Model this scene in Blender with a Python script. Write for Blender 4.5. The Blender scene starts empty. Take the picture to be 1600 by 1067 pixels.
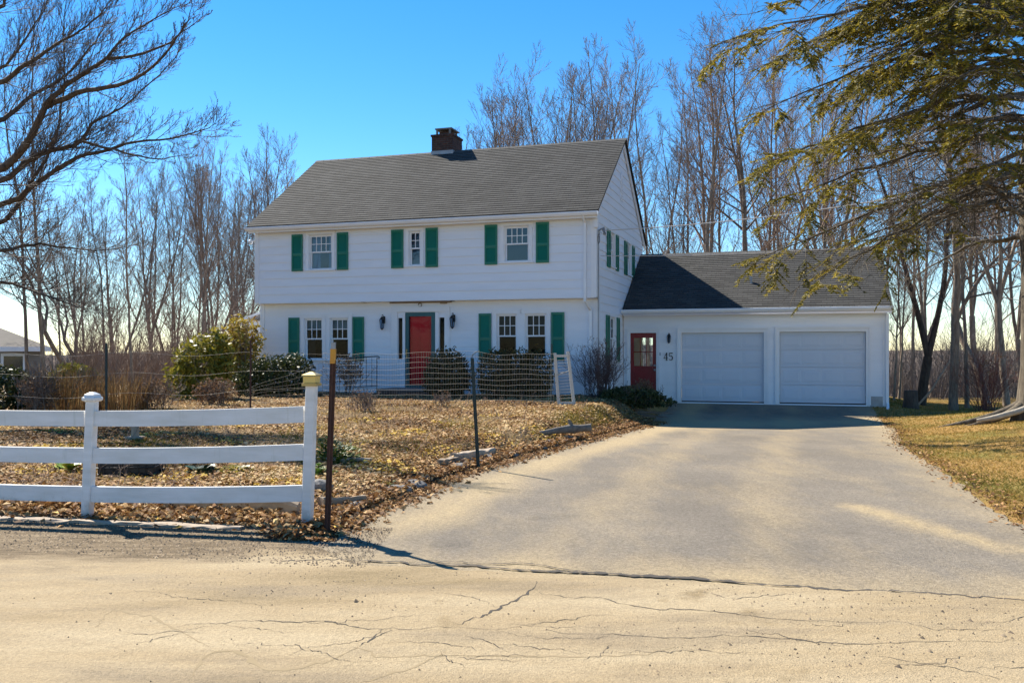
import bpy, bmesh, math, random
import numpy as np
from mathutils import Vector

# ------------------------------------------------------------------ camera, sky, sun, exposure
sc = bpy.context.scene
cam_d = bpy.data.cameras.new('camera'); cam = bpy.data.objects.new('camera', cam_d)
sc.collection.objects.link(cam); sc.camera = cam
CAMH = 1.65; FPX = 1387.0; HOR = 547.0
cam.location = (0, 0, CAMH); cam.rotation_euler = (math.radians(90), 0, 0)
cam_d.sensor_width = 36; cam_d.lens = FPX / 1600 * 36
cam_d.shift_y = (HOR - 533.5) / 1600
cam_d.clip_start = 0.1; cam_d.clip_end = 4000

SUN = Vector((-0.78, 0.88, 1.13)).normalized()
SUN_EL = math.asin(SUN.z); SUN_AZ = math.atan2(SUN.x, SUN.y)
w = bpy.data.worlds.new('World'); sc.world = w; w.use_nodes = True
nt = w.node_tree; nt.nodes.clear()
sky = nt.nodes.new('ShaderNodeTexSky'); sky.sky_type = 'NISHITA'; sky.sun_disc = False
sky.sun_elevation = SUN_EL; sky.sun_rotation = SUN_AZ
sky.altitude = 200; sky.air_density = 1.0; sky.dust_density = 0.0; sky.ozone_density = 4.0
hs = nt.nodes.new('ShaderNodeHueSaturation'); hs.inputs['Saturation'].default_value = 1.32; hs.inputs['Value'].default_value = 0.67
bg = nt.nodes.new('ShaderNodeBackground'); bg.inputs[1].default_value = 0.10
wo = nt.nodes.new('ShaderNodeOutputWorld')
nt.links.new(sky.outputs[0], hs.inputs['Color']); nt.links.new(hs.outputs[0], bg.inputs[0]); nt.links.new(bg.outputs[0], wo.inputs[0])
sd = bpy.data.lights.new('sun', 'SUN'); sd.energy = 3.7; sd.angle = math.radians(0.5); sd.color = (1.0, 0.93, 0.80)
so = bpy.data.objects.new('sun', sd); sc.collection.objects.link(so)
so.rotation_euler = SUN.to_track_quat('Z', 'Y').to_euler(); so.location = (-20, 30, 40)
sc.view_settings.view_transform = 'Standard'; sc.view_settings.look = 'None'
sc.view_settings.gamma = 1.0; sc.view_settings.exposure = 1.55
sc.cycles.max_bounces = 8; sc.cycles.transparent_max_bounces = 24

# ------------------------------------------------------------------ helpers
C = sc.collection.objects
def link(o, parent=None):
    C.link(o)
    if parent: o.parent = parent
    return o
def tag(o, label=None, cat=None, group=None, kind=None):
    if label: o['label'] = label
    if cat: o['category'] = cat
    if group: o['group'] = group
    if kind: o['kind'] = kind
    return o
def root(name, loc, label, cat, rz=0, group=None):
    o = bpy.data.objects.new(name, None); o.empty_display_size = .2
    o.location = loc; o.rotation_euler = (0, 0, rz)
    return tag(link(o), label, cat, group)
def np_obj(name, V, F, mat, parent=None, attr=None, smooth=False):
    """V (n,3); F (m,k) array; attr: per-face float 'rnd'"""
    V = np.asarray(V, np.float32); F = np.asarray(F, np.int32)
    me = bpy.data.meshes.new(name); k = F.shape[1]
    me.vertices.add(len(V)); me.vertices.foreach_set('co', V.ravel())
    me.loops.add(F.size); me.loops.foreach_set('vertex_index', F.ravel())
    me.polygons.add(len(F)); me.polygons.foreach_set('loop_start', np.arange(len(F), dtype=np.int32) * k)
    try: me.polygons.foreach_set('loop_total', np.full(len(F), k, np.int32))
    except Exception: pass
    me.update(calc_edges=True); me.validate()
    if smooth: me.polygons.foreach_set('use_smooth', np.ones(len(me.polygons), bool))
    if attr is not None:
        a = me.attributes.new('rnd', 'FLOAT', 'FACE'); a.data.foreach_set('value', np.asarray(attr, np.float32))
    me.materials.append(mat)
    return link(bpy.data.objects.new(name, me), parent)
class MB:
    def __init__(s, T=None): s.v = []; s.f = []; s.T = T or (lambda a, b, c: (a, b, c)); s.sm = []
    def add(s, vs, fs, smooth=False):
        n = len(s.v); s.v += [s.T(*p) for p in vs]
        for f in fs: s.f.append([n + i for i in f]); s.sm.append(smooth)
    def box(s, x0, x1, y0, y1, z0, z1):
        s.add([(x0,y0,z0),(x1,y0,z0),(x1,y1,z0),(x0,y1,z0),(x0,y0,z1),(x1,y0,z1),(x1,y1,z1),(x0,y1,z1)],
              [(0,3,2,1),(4,5,6,7),(0,1,5,4),(1,2,6,5),(2,3,7,6),(3,0,4,7)]); return s
    def cbox(s, x0, x1, y0, y1, z0, z1, c=.006):   # box with chamfered vertical + top edges
        s.prism([(x0+c,y0),(x1-c,y0),(x1,y0+c),(x1,y1-c),(x1-c,y1),(x0+c,y1),(x0,y1-c),(x0,y0+c)], z0, z1); return s
    def prism(s, poly, z0, z1):
        n = len(poly)
        s.add([(x, y, z0) for x, y in poly] + [(x, y, z1) for x, y in poly],
              [tuple(range(n))[::-1], tuple(range(n, 2*n))] + [(i, (i+1) % n, n+(i+1) % n, n+i) for i in range(n)]); return s
    def prism_y(s, poly, y0, y1):   # poly in x,z
        n = len(poly)
        s.add([(x, y0, z) for x, z in poly] + [(x, y1, z) for x, z in poly],
              [tuple(range(n)), tuple(range(n, 2*n))[::-1]] + [(i, n+i, n+(i+1) % n, (i+1) % n) for i in range(n)]); return s
    def prism_x(s, poly, x0, x1):   # poly in y,z
        n = len(poly)
        s.add([(x0, y, z) for y, z in poly] + [(x1, y, z) for y, z in poly],
              [tuple(range(n)), tuple(range(n, 2*n))[::-1]] + [(i, n+i, n+(i+1) % n, (i+1) % n) for i in range(n)]); return s
    def lathe(s, prof, cx, cy, n=12, rot=0.0, smooth=True):
        vs = []; fs = []
        for r_, z in prof:
            for k in range(n):
                a = rot + 2*math.pi*k/n; vs.append((cx + r_*math.cos(a), cy + r_*math.sin(a), z))
        for i in range(len(prof)-1):
            for k in range(n): fs.append((i*n+k, i*n+(k+1) % n, (i+1)*n+(k+1) % n, (i+1)*n+k))
        fs.append(tuple(range(n))[::-1]); fs.append(tuple(range((len(prof)-1)*n, len(prof)*n)))
        s.add(vs, fs, smooth); return s
    def tube(s, pts, rad, n=6):
        V, F = tube_np([(np.array(pts, float), np.array([rad]*len(pts) if np.isscalar(rad) else rad, float), n)])
        s.add([tuple(p) for p in V], [tuple(f) for f in F], True); return s
    def build(s, name, mat, parent=None, fix=True):
        me = bpy.data.meshes.new(name); me.from_pydata(s.v, [], s.f)
        me.polygons.foreach_set('use_smooth', s.sm)
        if fix:
            bm = bmesh.new(); bm.from_mesh(me); bmesh.ops.recalc_face_normals(bm, faces=bm.faces); bm.to_mesh(me); bm.free()
        me.materials.append(mat); me.update()
        return link(bpy.data.objects.new(name, me), parent)
def tube_np(chains):
    """chains: list of (pts (k,3), radii (k,), n) -> V, F(quads) with pointed/open ends"""
    VV = []; FF = []; off = 0
    for pts, rad, n in chains:
        k = len(pts)
        t = np.empty_like(pts); t[1:-1] = pts[2:] - pts[:-2]; t[0] = pts[1]-pts[0]; t[-1] = pts[-1]-pts[-2]
        t /= np.linalg.norm(t, axis=1)[:, None] + 1e-9
        ref = np.array([0., 0., 1.]) if abs(t[0][2]) < .9 else np.array([1., 0., 0.])
        u = np.cross(t, ref); u /= np.linalg.norm(u, axis=1)[:, None] + 1e-9
        v = np.cross(t, u)
        a = np.arange(n) * 2*np.pi/n
        ring = pts[:, None, :] + rad[:, None, None]*(np.cos(a)[None, :, None]*u[:, None, :] + np.sin(a)[None, :, None]*v[:, None, :])
        VV.append(ring.reshape(-1, 3))
        i = np.arange(k-1)[:, None]*n; j = np.arange(n)[None, :]; j2 = (j+1) % n
        FF.append(np.stack([i+j, i+j2, i+n+j2, i+n+j], -1).reshape(-1, 4) + off); off += k*n
    return np.concatenate(VV), np.concatenate(FF)
def sstep(a, b, x):
    t = np.clip((np.asarray(x, float)-a)/(b-a), 0, 1); return t*t*(3-2*t)
R = math.radians
def at(px, Y, z=None): return ((px-800)/FPX*Y, Y)      # a bearing and a distance into a ground position
def topz(py, Y): return CAMH - (py-HOR)/FPX*Y

# ------------------------------------------------------------------ materials
def nodes(name):
    m = bpy.data.materials.new(name); m.use_nodes = True
    n = m.node_tree.nodes; b = n['Principled BSDF']; return m, m.node_tree, b
def N(t, kind, **kw):
    x = t.nodes.new(kind)
    for k, v in kw.items():
        if k in x.inputs.keys() if hasattr(x.inputs, 'keys') else False: x.inputs[k].default_value = v
        else: setattr(x, k, v)
    return x
def coords(t, scale=(1, 1, 1), kind='Object'):
    c = t.nodes.new('ShaderNodeTexCoord'); m = t.nodes.new('ShaderNodeMapping')
    m.inputs['Scale'].default_value = scale; t.links.new(c.outputs[kind], m.inputs['Vector']); return m.outputs[0]
def noise(t, vec, scale, detail=4, rough=.6):
    n = t.nodes.new('ShaderNodeTexNoise'); n.inputs['Scale'].default_value = scale
    n.inputs['Detail'].default_value = detail; n.inputs['Roughness'].default_value = rough
    t.links.new(vec, n.inputs['Vector']); return n.outputs['Fac']
def ramp(t, fac, stops):
    r_ = t.nodes.new('ShaderNodeValToRGB'); e = r_.color_ramp.elements
    while len(e) < len(stops): e.new(.5)
    for i, (p, c) in enumerate(stops):
        e[i].position = p; e[i].color = (*c, 1) if not np.isscalar(c) else (c, c, c, 1)
    t.links.new(fac, r_.inputs[0]); return r_.outputs[0]
def mix(t, fac, a, b, mode='MIX'):
    m = t.nodes.new('ShaderNodeMix'); m.data_type = 'RGBA'; m.blend_type = mode
    for sock, val in ((m.inputs[0], fac), (m.inputs[6], a), (m.inputs[7], b)):
        if hasattr(val, 'links'): t.links.new(val, sock)
        elif np.isscalar(val): sock.default_value = val if sock == m.inputs[0] else (val, val, val, 1)
        else: sock.default_value = (*val, 1)
    return m.outputs[2]
def bump(t, b, h, dist, strength=1.0):
    n = t.nodes.new('ShaderNodeBump'); n.inputs['Distance'].default_value = dist; n.inputs['Strength'].default_value = strength
    t.links.new(h, n.inputs['Height']); t.links.new(n.outputs[0], b.inputs['Normal'])
def simple(name, c1, c2=None, rough=.6, scale=3, bumpd=0, bscale=None, metal=0, spec=.5, stretch=(1,1,1)):
    m, t, b = nodes(name); b.inputs['Roughness'].default_value = rough; b.inputs['Metallic'].default_value = metal
    b.inputs['Specular IOR Level'].default_value = spec
    v = coords(t, stretch); n = noise(t, v, scale)
    t.links.new(ramp(t, n, [(.3, c1), (.7, c2 or tuple(x*.8 for x in c1))]), b.inputs['Base Color'])
    if bumpd: bump(t, b, noise(t, v, bscale or scale*4, 3), bumpd)
    return m
def leafmat(name, cols, rough=.6, trans=0.25):
    m, t, b = nodes(name); b.inputs['Roughness'].default_value = rough; b.inputs['Specular IOR Level'].default_value = .3
    a = t.nodes.new('ShaderNodeAttribute'); a.attribute_name = 'rnd'
    k = len(cols); col = ramp(t, a.outputs['Fac'], [(i/(k-1), c) for i, c in enumerate(cols)])
    t.links.new(col, b.inputs['Base Color'])
    if trans:
        tr = t.nodes.new('ShaderNodeBsdfTranslucent'); t.links.new(col, tr.inputs[0])
        mx = t.nodes.new('ShaderNodeMixShader'); mx.inputs[0].default_value = trans
        t.links.new(b.outputs[0], mx.inputs[1]); t.links.new(tr.outputs[0], mx.inputs[2])
        t.links.new(mx.outputs[0], t.nodes['Material Output'].inputs[0])
    return m
def siding():
    m, t, b = nodes('white_siding'); b.inputs['Roughness'].default_value = .55
    v = coords(t, (1, 1, 6)); n = noise(t, v, .8, 5)
    t.links.new(ramp(t, n, [(.25, (.75, .78, .84)), (.75, (.83, .86, .92))]), b.inputs['Base Color'])
    bump(t, b, noise(t, coords(t, (1, 1, 14)), 6, 3), .0015); return m
def shingle():
    m, t, b = nodes('asphalt_shingle'); b.inputs['Roughness'].default_value = .92; b.inputs['Specular IOR Level'].default_value = .2
    br = t.nodes.new('ShaderNodeTexBrick'); br.inputs['Scale'].default_value = 1.0
    br.inputs['Brick Width'].default_value = .31; br.inputs['Row Height'].default_value = .1445; br.inputs['Mortar Size'].default_value = .006
    br.inputs['Color1'].default_value = (.055, .054, .052, 1); br.inputs['Color2'].default_value = (.084, .082, .078, 1); br.inputs['Mortar'].default_value = (.03, .028, .026, 1)
    uv = t.nodes.new('ShaderNodeUVMap'); uv.uv_map = 'UVMap'; t.links.new(uv.outputs[0], br.inputs['Vector'])
    o = coords(t); big = ramp(t, noise(t, o, .5, 5), [(.3, .85), (.7, 1.1)])
    c = mix(t, 1.0, br.outputs[0], big, 'MULTIPLY')
    fine = ramp(t, noise(t, o, 60, 2), [(.3, .75), (.7, 1.2)])
    c = mix(t, .7, c, mix(t, 1.0, c, fine, 'MULTIPLY'))
    t.links.new(c, b.inputs['Base Color']); bump(t, b, noise(t, o, 90, 2), .004); return m
def brick(name, c1, c2, mort):
    m, t, b = nodes(name); b.inputs['Roughness'].default_value = .9
    br = t.nodes.new('ShaderNodeTexBrick'); br.inputs['Brick Width'].default_value = .21; br.inputs['Row Height'].default_value = .075; br.inputs['Mortar Size'].default_value = .009
    br.inputs['Scale'].default_value = 1.0
    br.inputs['Color1'].default_value = (*c1, 1); br.inputs['Color2'].default_value = (*c2, 1); br.inputs['Mortar'].default_value = (*mort, 1)
    g = t.nodes.new('ShaderNodeNewGeometry'); tc = t.nodes.new('ShaderNodeTexCoord'); sp = t.nodes.new('ShaderNodeSeparateXYZ'); t.links.new(tc.outputs['Object'], sp.inputs[0])
    ad = t.nodes.new('ShaderNodeMath'); ad.operation = 'ADD'; t.links.new(sp.outputs[0], ad.inputs[0]); t.links.new(sp.outputs[1], ad.inputs[1])
    cb = t.nodes.new('ShaderNodeCombineXYZ'); t.links.new(ad.outputs[0], cb.inputs[0]); t.links.new(sp.outputs[2], cb.inputs[1])
    t.links.new(cb.outputs[0], br.inputs['Vector'])
    c = mix(t, 1.0, br.outputs[0], ramp(t, noise(t, tc.outputs['Object'], 7), [(.3, .6), (.7, 1.2)]), 'MULTIPLY')
    t.links.new(c, b.inputs['Base Color']); bump(t, b, br.outputs['Fac'], -.006); return m
def glass(name='window_glass', tint=(.55, .68, .80), ior=1.42):
    m, t, b = nodes(name); t.nodes.remove(b)
    fr = t.nodes.new('ShaderNodeFresnel'); fr.inputs['IOR'].default_value = ior
    v = coords(t); n = t.nodes.new('ShaderNodeBump'); n.inputs['Distance'].default_value = .004; n.inputs['Strength'].default_value = .5
    t.links.new(noise(t, v, 1.7, 1), n.inputs['Height'])
    gl = t.nodes.new('ShaderNodeBsdfGlossy'); gl.inputs['Roughness'].default_value = .015; t.links.new(n.outputs[0], gl.inputs['Normal'])
    tr = t.nodes.new('ShaderNodeBsdfTransparent'); tr.inputs[0].default_value = (*tint, 1)
    mx = t.nodes.new('ShaderNodeMixShader'); t.links.new(fr.outputs[0], mx.inputs[0])
    t.links.new(tr.outputs[0], mx.inputs[1]); t.links.new(gl.outputs[0], mx.inputs[2])
    t.links.new(mx.outputs[0], t.nodes['Material Output'].inputs[0]); return m
def bark(name, c1, c2, sc_=14):
    m, t, b = nodes(name); b.inputs['Roughness'].default_value = .85; b.inputs['Specular IOR Level'].default_value = .25
    v = coords(t, (1, 1, .22)); n = noise(t, v, sc_, 5, .7)
    t.links.new(ramp(t, n, [(.3, c1), (.68, c2)]), b.inputs['Base Color']); bump(t, b, n, .02); return m
def road_mat():
    m, t, b = nodes('sandy_road'); b.inputs['Roughness'].default_value = .95; b.inputs['Specular IOR Level'].default_value = .15
    o = coords(t); st = coords(t, (.35, 1.5, 1))
    base = ramp(t, noise(t, st, .9, 6, .6), [(.3, (.25, .188, .105)), (.45, (.345, .262, .155)), (.66, (.41, .325, .205))])
    patch = ramp(t, noise(t, o, .55, 5, .62), [(.36, 0.0), (.42, 1.0)])
    base = mix(t, patch, (.255, .19, .105), base)
    worn = ramp(t, noise(t, coords(t, (.28, 1.1, 1)), 1.4, 7, .7), [(.5, 0.0), (.66, .65)]); base = mix(t, worn, base, (.22, .175, .12))
    grain = mix(t, .5, ramp(t, noise(t, o, 45, 4, .85), [(.32, .5), (.5, 1.0), (.7, 1.5)]), ramp(t, noise(t, o, 150, 2, .8), [(.28, .5), (.5, 1.0), (.75, 1.4)]))
    c = mix(t, 1.0, base, grain, 'MULTIPLY')
    peb = t.nodes.new('ShaderNodeTexVoronoi'); peb.inputs['Scale'].default_value = 30; t.links.new(o, peb.inputs['Vector'])
    pm = ramp(t, peb.outputs['Distance'], [(.08, .8), (.2, 0.0)])
    gate = ramp(t, noise(t, o, 1.6, 3), [(.5, 0.0), (.62, 1.0)])
    pm = mix(t, 1.0, pm, gate, 'MULTIPLY')
    c = mix(t, pm, c, (.16, .135, .1)); at = t.nodes.new('ShaderNodeAttribute'); at.attribute_name = 'gravel'
    ad = t.nodes.new('ShaderNodeMath'); ad.operation = 'MULTIPLY_ADD'; t.links.new(noise(t, coords(t, (.5, 1.4, 1)), 1.8, 6, .65), ad.inputs[0]); ad.inputs[1].default_value = 1.3; ad.inputs[2].default_value = -.65
    sm = t.nodes.new('ShaderNodeMath'); sm.operation = 'ADD'; t.links.new(at.outputs['Fac'], sm.inputs[0]); t.links.new(ad.outputs[0], sm.inputs[1])
    gz = ramp(t, sm.outputs[0], [(.0, 0.0), (.35, 1.0)])
    gst = noise(t, coords(t, (.5, 3.2, 1)), 3.5, 6, .75)
    gcol = ramp(t, gst, [(.3, (.085, .062, .036)), (.5, (.165, .122, .075)), (.68, (.28, .215, .135))])
    gcol = mix(t, 1.0, gcol, ramp(t, noise(t, o, 60, 2, .8), [(.25, .45), (.5, 1.0), (.8, 1.5)]), 'MULTIPLY')
    c = mix(t, gz, c, gcol); t.links.new(c, b.inputs['Base Color'])
    bump(t, b, mix(t, gz, mix(t, .6, noise(t, o, 90, 3, .7), noise(t, o, 7, 4)), mix(t, .5, gst, noise(t, o, 45, 3, .8))), .022); return m
def drive_mat():
    m, t, b = nodes('worn_asphalt'); b.inputs['Roughness'].default_value = .93; b.inputs['Specular IOR Level'].default_value = .2
    o = coords(t)
    base = ramp(t, noise(t, o, .35, 6, .65), [(.3, (.155, .133, .106)), (.5, (.190, .163, .130)), (.68, (.24, .203, .156))])
    at = t.nodes.new('ShaderNodeAttribute'); at.attribute_name = 'sand'
    st = coords(t, (1.0, .35, 1)); nn = t.nodes.new('ShaderNodeMath'); nn.operation = 'MULTIPLY_ADD'; t.links.new(noise(t, st, 1.3, 8, .7), nn.inputs[0]); nn.inputs[1].default_value = 1.35; nn.inputs[2].default_value = -.62
    sm = t.nodes.new('ShaderNodeMath'); sm.operation = 'ADD'; t.links.new(at.outputs['Fac'], sm.inputs[0]); t.links.new(nn.outputs[0], sm.inputs[1])
    c = mix(t, ramp(t, sm.outputs[0], [(.05, 0.0), (.8, .9)]), base, (.39, .30, .175))
    stain = ramp(t, noise(t, o, .9, 4, .6), [(.62, 1.0), (.75, .72)]); c = mix(t, 1.0, c, stain, 'MULTIPLY')
    grain = mix(t, .5, ramp(t, noise(t, o, 38, 3, .85), [(.3, .35), (.5, 1.0), (.7, 1.85)]), ramp(t, noise(t, o, 110, 2, .8), [(.25, .45), (.5, 1.0), (.78, 1.6)]))
    c = mix(t, 1.0, c, grain, 'MULTIPLY')
    vo = t.nodes.new('ShaderNodeTexVoronoi'); vo.inputs['Scale'].default_value = 14; t.links.new(o, vo.inputs['Vector'])
    sp = mix(t, 1.0, ramp(t, vo.outputs['Distance'], [(.06, 1.0), (.11, 0.0)]), ramp(t, noise(t, o, 2.5, 3), [(.5, 0.0), (.6, .8)]), 'MULTIPLY'); c = mix(t, sp, c, (.10, .075, .05))
    t.links.new(c, b.inputs['Base Color']); bump(t, b, noise(t, o, 70, 3, .85), .012); return m
def ground_mat():
    m, t, b = nodes('earth_and_dry_grass'); b.inputs['Roughness'].default_value = 1.0; b.inputs['Specular IOR Level'].default_value = .1
    o = coords(t)
    dirt = ramp(t, noise(t, o, 9, 6, .7), [(.3, (.075, .05, .028)), (.5, (.17, .115, .06)), (.7, (.27, .19, .095))])
    dry = ramp(t, noise(t, o, 14, 5, .7), [(.3, (.2, .11, .035)), (.6, (.36, .225, .08)), (.8, (.43, .29, .12))])
    green = ramp(t, noise(t, o, 20, 4), [(.3, (.09, .1, .02)), (.7, (.2, .19, .05))])
    gm = ramp(t, noise(t, o, .45, 4), [(.48, 0.0), (.62, .8)])
    lawn = mix(t, gm, dry, green)
    x = t.nodes.new('ShaderNodeSeparateXYZ'); t.links.new(o, x.inputs[0])
    mr = t.nodes.new('ShaderNodeMapRange'); mr.inputs[1].default_value = 2.5; mr.inputs[2].default_value = 4.0; t.links.new(x.outputs[0], mr.inputs[0])
    c = mix(t, mr.outputs[0], dirt, lawn)
    mf = t.nodes.new('ShaderNodeMapRange'); mf.inputs[1].default_value = 33; mf.inputs[2].default_value = 42; t.links.new(x.outputs[1], mf.inputs[0])
    woods = ramp(t, noise(t, o, 1.5, 6, .7), [(.3, (.07, .05, .035)), (.7, (.19, .14, .095))])
    c = mix(t, mf.outputs[0], c, woods)
    t.links.new(c, b.inputs['Base Color']); bump(t, b, noise(t, o, 25, 4), .03); return m

WHITE = siding()
TRIM = simple('white_trim_paint', (.82, .84, .88), (.76, .78, .82), .45, 2)
def fence_vinyl():
    m, t, b = nodes('white_vinyl'); b.inputs['Roughness'].default_value = .5; o = coords(t)
    c = ramp(t, noise(t, coords(t, (.5, 1, 2.5)), 4, 5), [(.3, (.76, .76, .77)), (.7, (.60, .60, .58))])
    x = t.nodes.new('ShaderNodeSeparateXYZ'); t.links.new(o, x.inputs[0])
    a = t.nodes.new('ShaderNodeMath'); a.operation = 'MULTIPLY_ADD'; t.links.new(noise(t, o, 9, 5, .7), a.inputs[0]); a.inputs[1].default_value = .45; t.links.new(x.outputs[2], a.inputs[2])
    c = mix(t, ramp(t, a.outputs[0], [(.22, .75), (.42, .0)]), c, (.28, .23, .16))
    st = ramp(t, noise(t, coords(t, (6, 6, .8)), 3, 5, .7), [(.58, 0.0), (.75, .3)]); c = mix(t, st, c, (.38, .40, .32))
    t.links.new(c, b.inputs['Base Color']); bump(t, b, noise(t, coords(t, (.6, 3, 8)), 12, 3), .002); return m
VINYL = fence_vinyl(); VINYL_OLD = simple('white_vinyl', (.76, .76, .77), (.60, .60, .58), .5, 4, .002, 30, stretch=(.5, 1, 2.5))
SHIN = shingle()
GREEN = simple('green_shutter_paint', (.006, .17, .105), (.008, .145, .095), .45, 4)
TEAL = simple('teal_door_paint', (.008, .10, .115), (.01, .085, .1), .4, 3)
RED = simple('red_door_paint', (.60, .008, .022), (.50, .007, .018), .45, 1.5, spec=.2)
DKRED = simple('dark_red_door_paint', (.24, .008, .010), (.17, .009, .01), .4, 3)
GLASS = glass(ior=1.24); GLASS_U = glass('upper_window_glass', (.36, .52, .78), 2.0)
BLACK = simple('black_metal', (.012, .012, .013), (.02, .02, .02), .5, 8)
CURT = simple('white_curtain', (.75, .77, .8), (.6, .63, .68), .9, 8, stretch=(6, 6, .3))
BLIND = simple('brown_blind', (.13, .10, .075), (.09, .07, .055), .8, 6)
PALEBLIND = simple('pale_blind', (.5, .52, .45), (.42, .44, .4), .8, 6)
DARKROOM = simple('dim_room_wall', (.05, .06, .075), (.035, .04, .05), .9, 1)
BRICK = brick('chimney_brick', (.06, .024, .018), (.105, .042, .028), (.075, .068, .06))
LEAD = simple('grey_flashing', (.36, .38, .40), (.27, .28, .3), .5, 5, metal=.3)
CONC = simple('concrete', (.30, .29, .27), (.2, .19, .18), .9, 4, .004, 40)
SLATE = simple('slate_cap', (.14, .13, .13), (.2, .19, .18), .8, 5)
IRON = simple('black_wrought_iron', (.015, .015, .017), (.03, .03, .03), .5, 10)
RUST = simple('rusty_steel', (.085, .035, .022), (.045, .02, .015), .85, 18, .002, 60)
GSTEEL = simple('dark_green_steel', (.012, .035, .032), (.02, .03, .03), .6, 12)
WIRE = simple('galvanised_wire', (.40, .37, .32), (.30, .27, .23), .7, 20, spec=.2); WIRED = simple('dull_wire', (.2, .18, .16), (.13, .12, .1), .9, 20, spec=.1)
CABLE = simple('pale_cable', (.62, .6, .58), (.5, .48, .46), .6, 3)
GOLD = simple('brass_cap_metal', (.45, .33, .12), (.38, .27, .09), .35, 5, metal=.4)
AMBER = simple('amber_lens', (.75, .55, .16), (.65, .45, .12), .25, 5)
WOOD = simple('weathered_wood', (.30, .23, .16), (.17, .13, .09), .85, 5, .004, 30, stretch=(1, 1, 1))
PALEWOOD = simple('pale_weathered_wood', (.42, .33, .24), (.30, .23, .165), .85, 6, .003, 30, stretch=(6, 6, .6))
STONE = simple('grey_fieldstone', (.22, .2, .18), (.12, .11, .10), .9, 6, .01, 25)
BARK = bark('grey_brown_bark', (.09, .066, .050), (.29, .225, .175))
TWIG = simple('twig_bark', (.12, .092, .078), (.19, .145, .12), .8, 2)
TWIGR = simple('russet_twig_bark', (.19, .125, .09), (.27, .18, .13), .8, 2)
DBARK = bark('dark_bark', (.03, .022, .018), (.10, .075, .058))
PBARK = bark('hemlock_bark', (.04, .03, .022), (.20, .165, .12), 9)
SUM = {}
# ------------------------------------------------------------------ terrain
YL = np.array([-60, 5.5, 6.87, 8.09, 11.56, 16, 22.2, 25.5, 40]); XL = np.array([-2.2, -2.2, -2.0, -1.75, -.83, 1.15, 3.5, 4.3, 8.9])
YR = np.array([-60, 5.2, 8.38, 16, 20, 24.6, 40]); XR = np.array([5.2, 4.6, 4.84, 6.92, 8.6, 10.05, 15])
A_ = R(17.6); DX = np.array([math.sin(A_), math.cos(A_)]); RX = np.array([math.cos(A_), -math.sin(A_)]); HO = np.array([2.33, 24.7])
def hloc(x, y): return (x-HO[0])*RX[0] + (y-HO[1])*RX[1], (x-HO[0])*DX[0] + (y-HO[1])*DX[1]
def hworld(lx, ly): return HO[0]+lx*RX[0]+ly*DX[0], HO[1]+lx*RX[1]+ly*DX[1]
def hz(x, y):
    x = np.asarray(x, float); y = np.asarray(y, float)
    lx, ly = hloc(x, y)
    dip = -.20*sstep(13, 23.5, y)*sstep(-1.5, 4.5, x)
    g = 4.085-ly
    dip = dip + .17*(1-sstep(.0, 2.0, g))*sstep(-1., .6, lx)*(1-sstep(8.2, 9.5, lx))*(ly < 14)
    t = np.interp(y, YL, XL) - x
    fence = y + .19*(x+1.97) - 8.35            # beyond the fence line
    bed = sstep(.1, 1.0, t)*sstep(-.1, .5, fence)*(.10 + .26*sstep(8.5, 20.5, y))
    bed = bed + .20*sstep(13, 23.5, y)*sstep(-1.5, 4.5, x)*sstep(0, 1.2, t)
    s = x - np.interp(y, YR, XR)
    lawn = sstep(.1, 3.0, s)*(.06+.2*sstep(10, 19, y))*(1-sstep(22, 27, y))
    back = -7.5*sstep(33, 85, y + .25*np.clip(-x-12, 0, 30))
    bumps = .025*np.sin(x*2.1+1.3*np.sin(y*1.1))*np.sin(y*1.7+x*.6)*sstep(.3, 1.2, np.maximum(t*(fence > 0), s))
    return dip + bed + lawn + back + bumps
def H(x, y): return float(hz(x, y))
xs = np.unique(np.round(np.concatenate([np.linspace(-420, -40, 20), np.linspace(-40, -13, 28), np.arange(-13, 15, .22), np.linspace(15, 45, 30), np.linspace(45, 420, 20)]), 3))
ys = np.unique(np.round(np.concatenate([np.linspace(-120, 2, 14), np.arange(2, 30, .22), np.linspace(30, 100, 60), np.linspace(100, 160, 10)]), 3))
gx, gy = np.meshgrid(xs, ys); nx, ny = len(xs), len(ys)
def gridF(nx, ny):
    i = np.arange(ny-1)[:, None]*nx + np.arange(nx-1)[None, :]
    return np.stack([i, i+1, i+nx+1, i+nx], -1).reshape(-1, 4)
GM = ground_mat()
tag(np_obj('ground', np.stack([gx, gy, hz(gx, gy)], -1).reshape(-1, 3), gridF(nx, ny), GM, smooth=True), kind='structure')
def strip(name, left, right, ys_, mat, lift, jit, seed, n=26):
    """a sheet between two edge curves x(y), following the ground, with ragged edges"""
    rg = np.random.default_rng(seed); k = len(ys_)
    def rag():
        a = np.cumsum(rg.normal(0, 1, k)); a -= np.linspace(a[0], a[-1], k); a /= (abs(a).max()+1e-6)
        return jit*(a*.7 + rg.normal(0, .35, k))
    L = np.interp(ys_, *left) + rag(); Rr = np.interp(ys_, *right) + rag()
    u = np.linspace(0, 1, n)
    X = L[:, None]*(1-u) + Rr[:, None]*u; Y = np.repeat(ys_[:, None], n, 1)
    return tag(np_obj(name, np.stack([X, Y, hz(X, Y)+lift], -1).reshape(-1, 3), gridF(n, k), mat, smooth=True), kind='structure')
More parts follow.
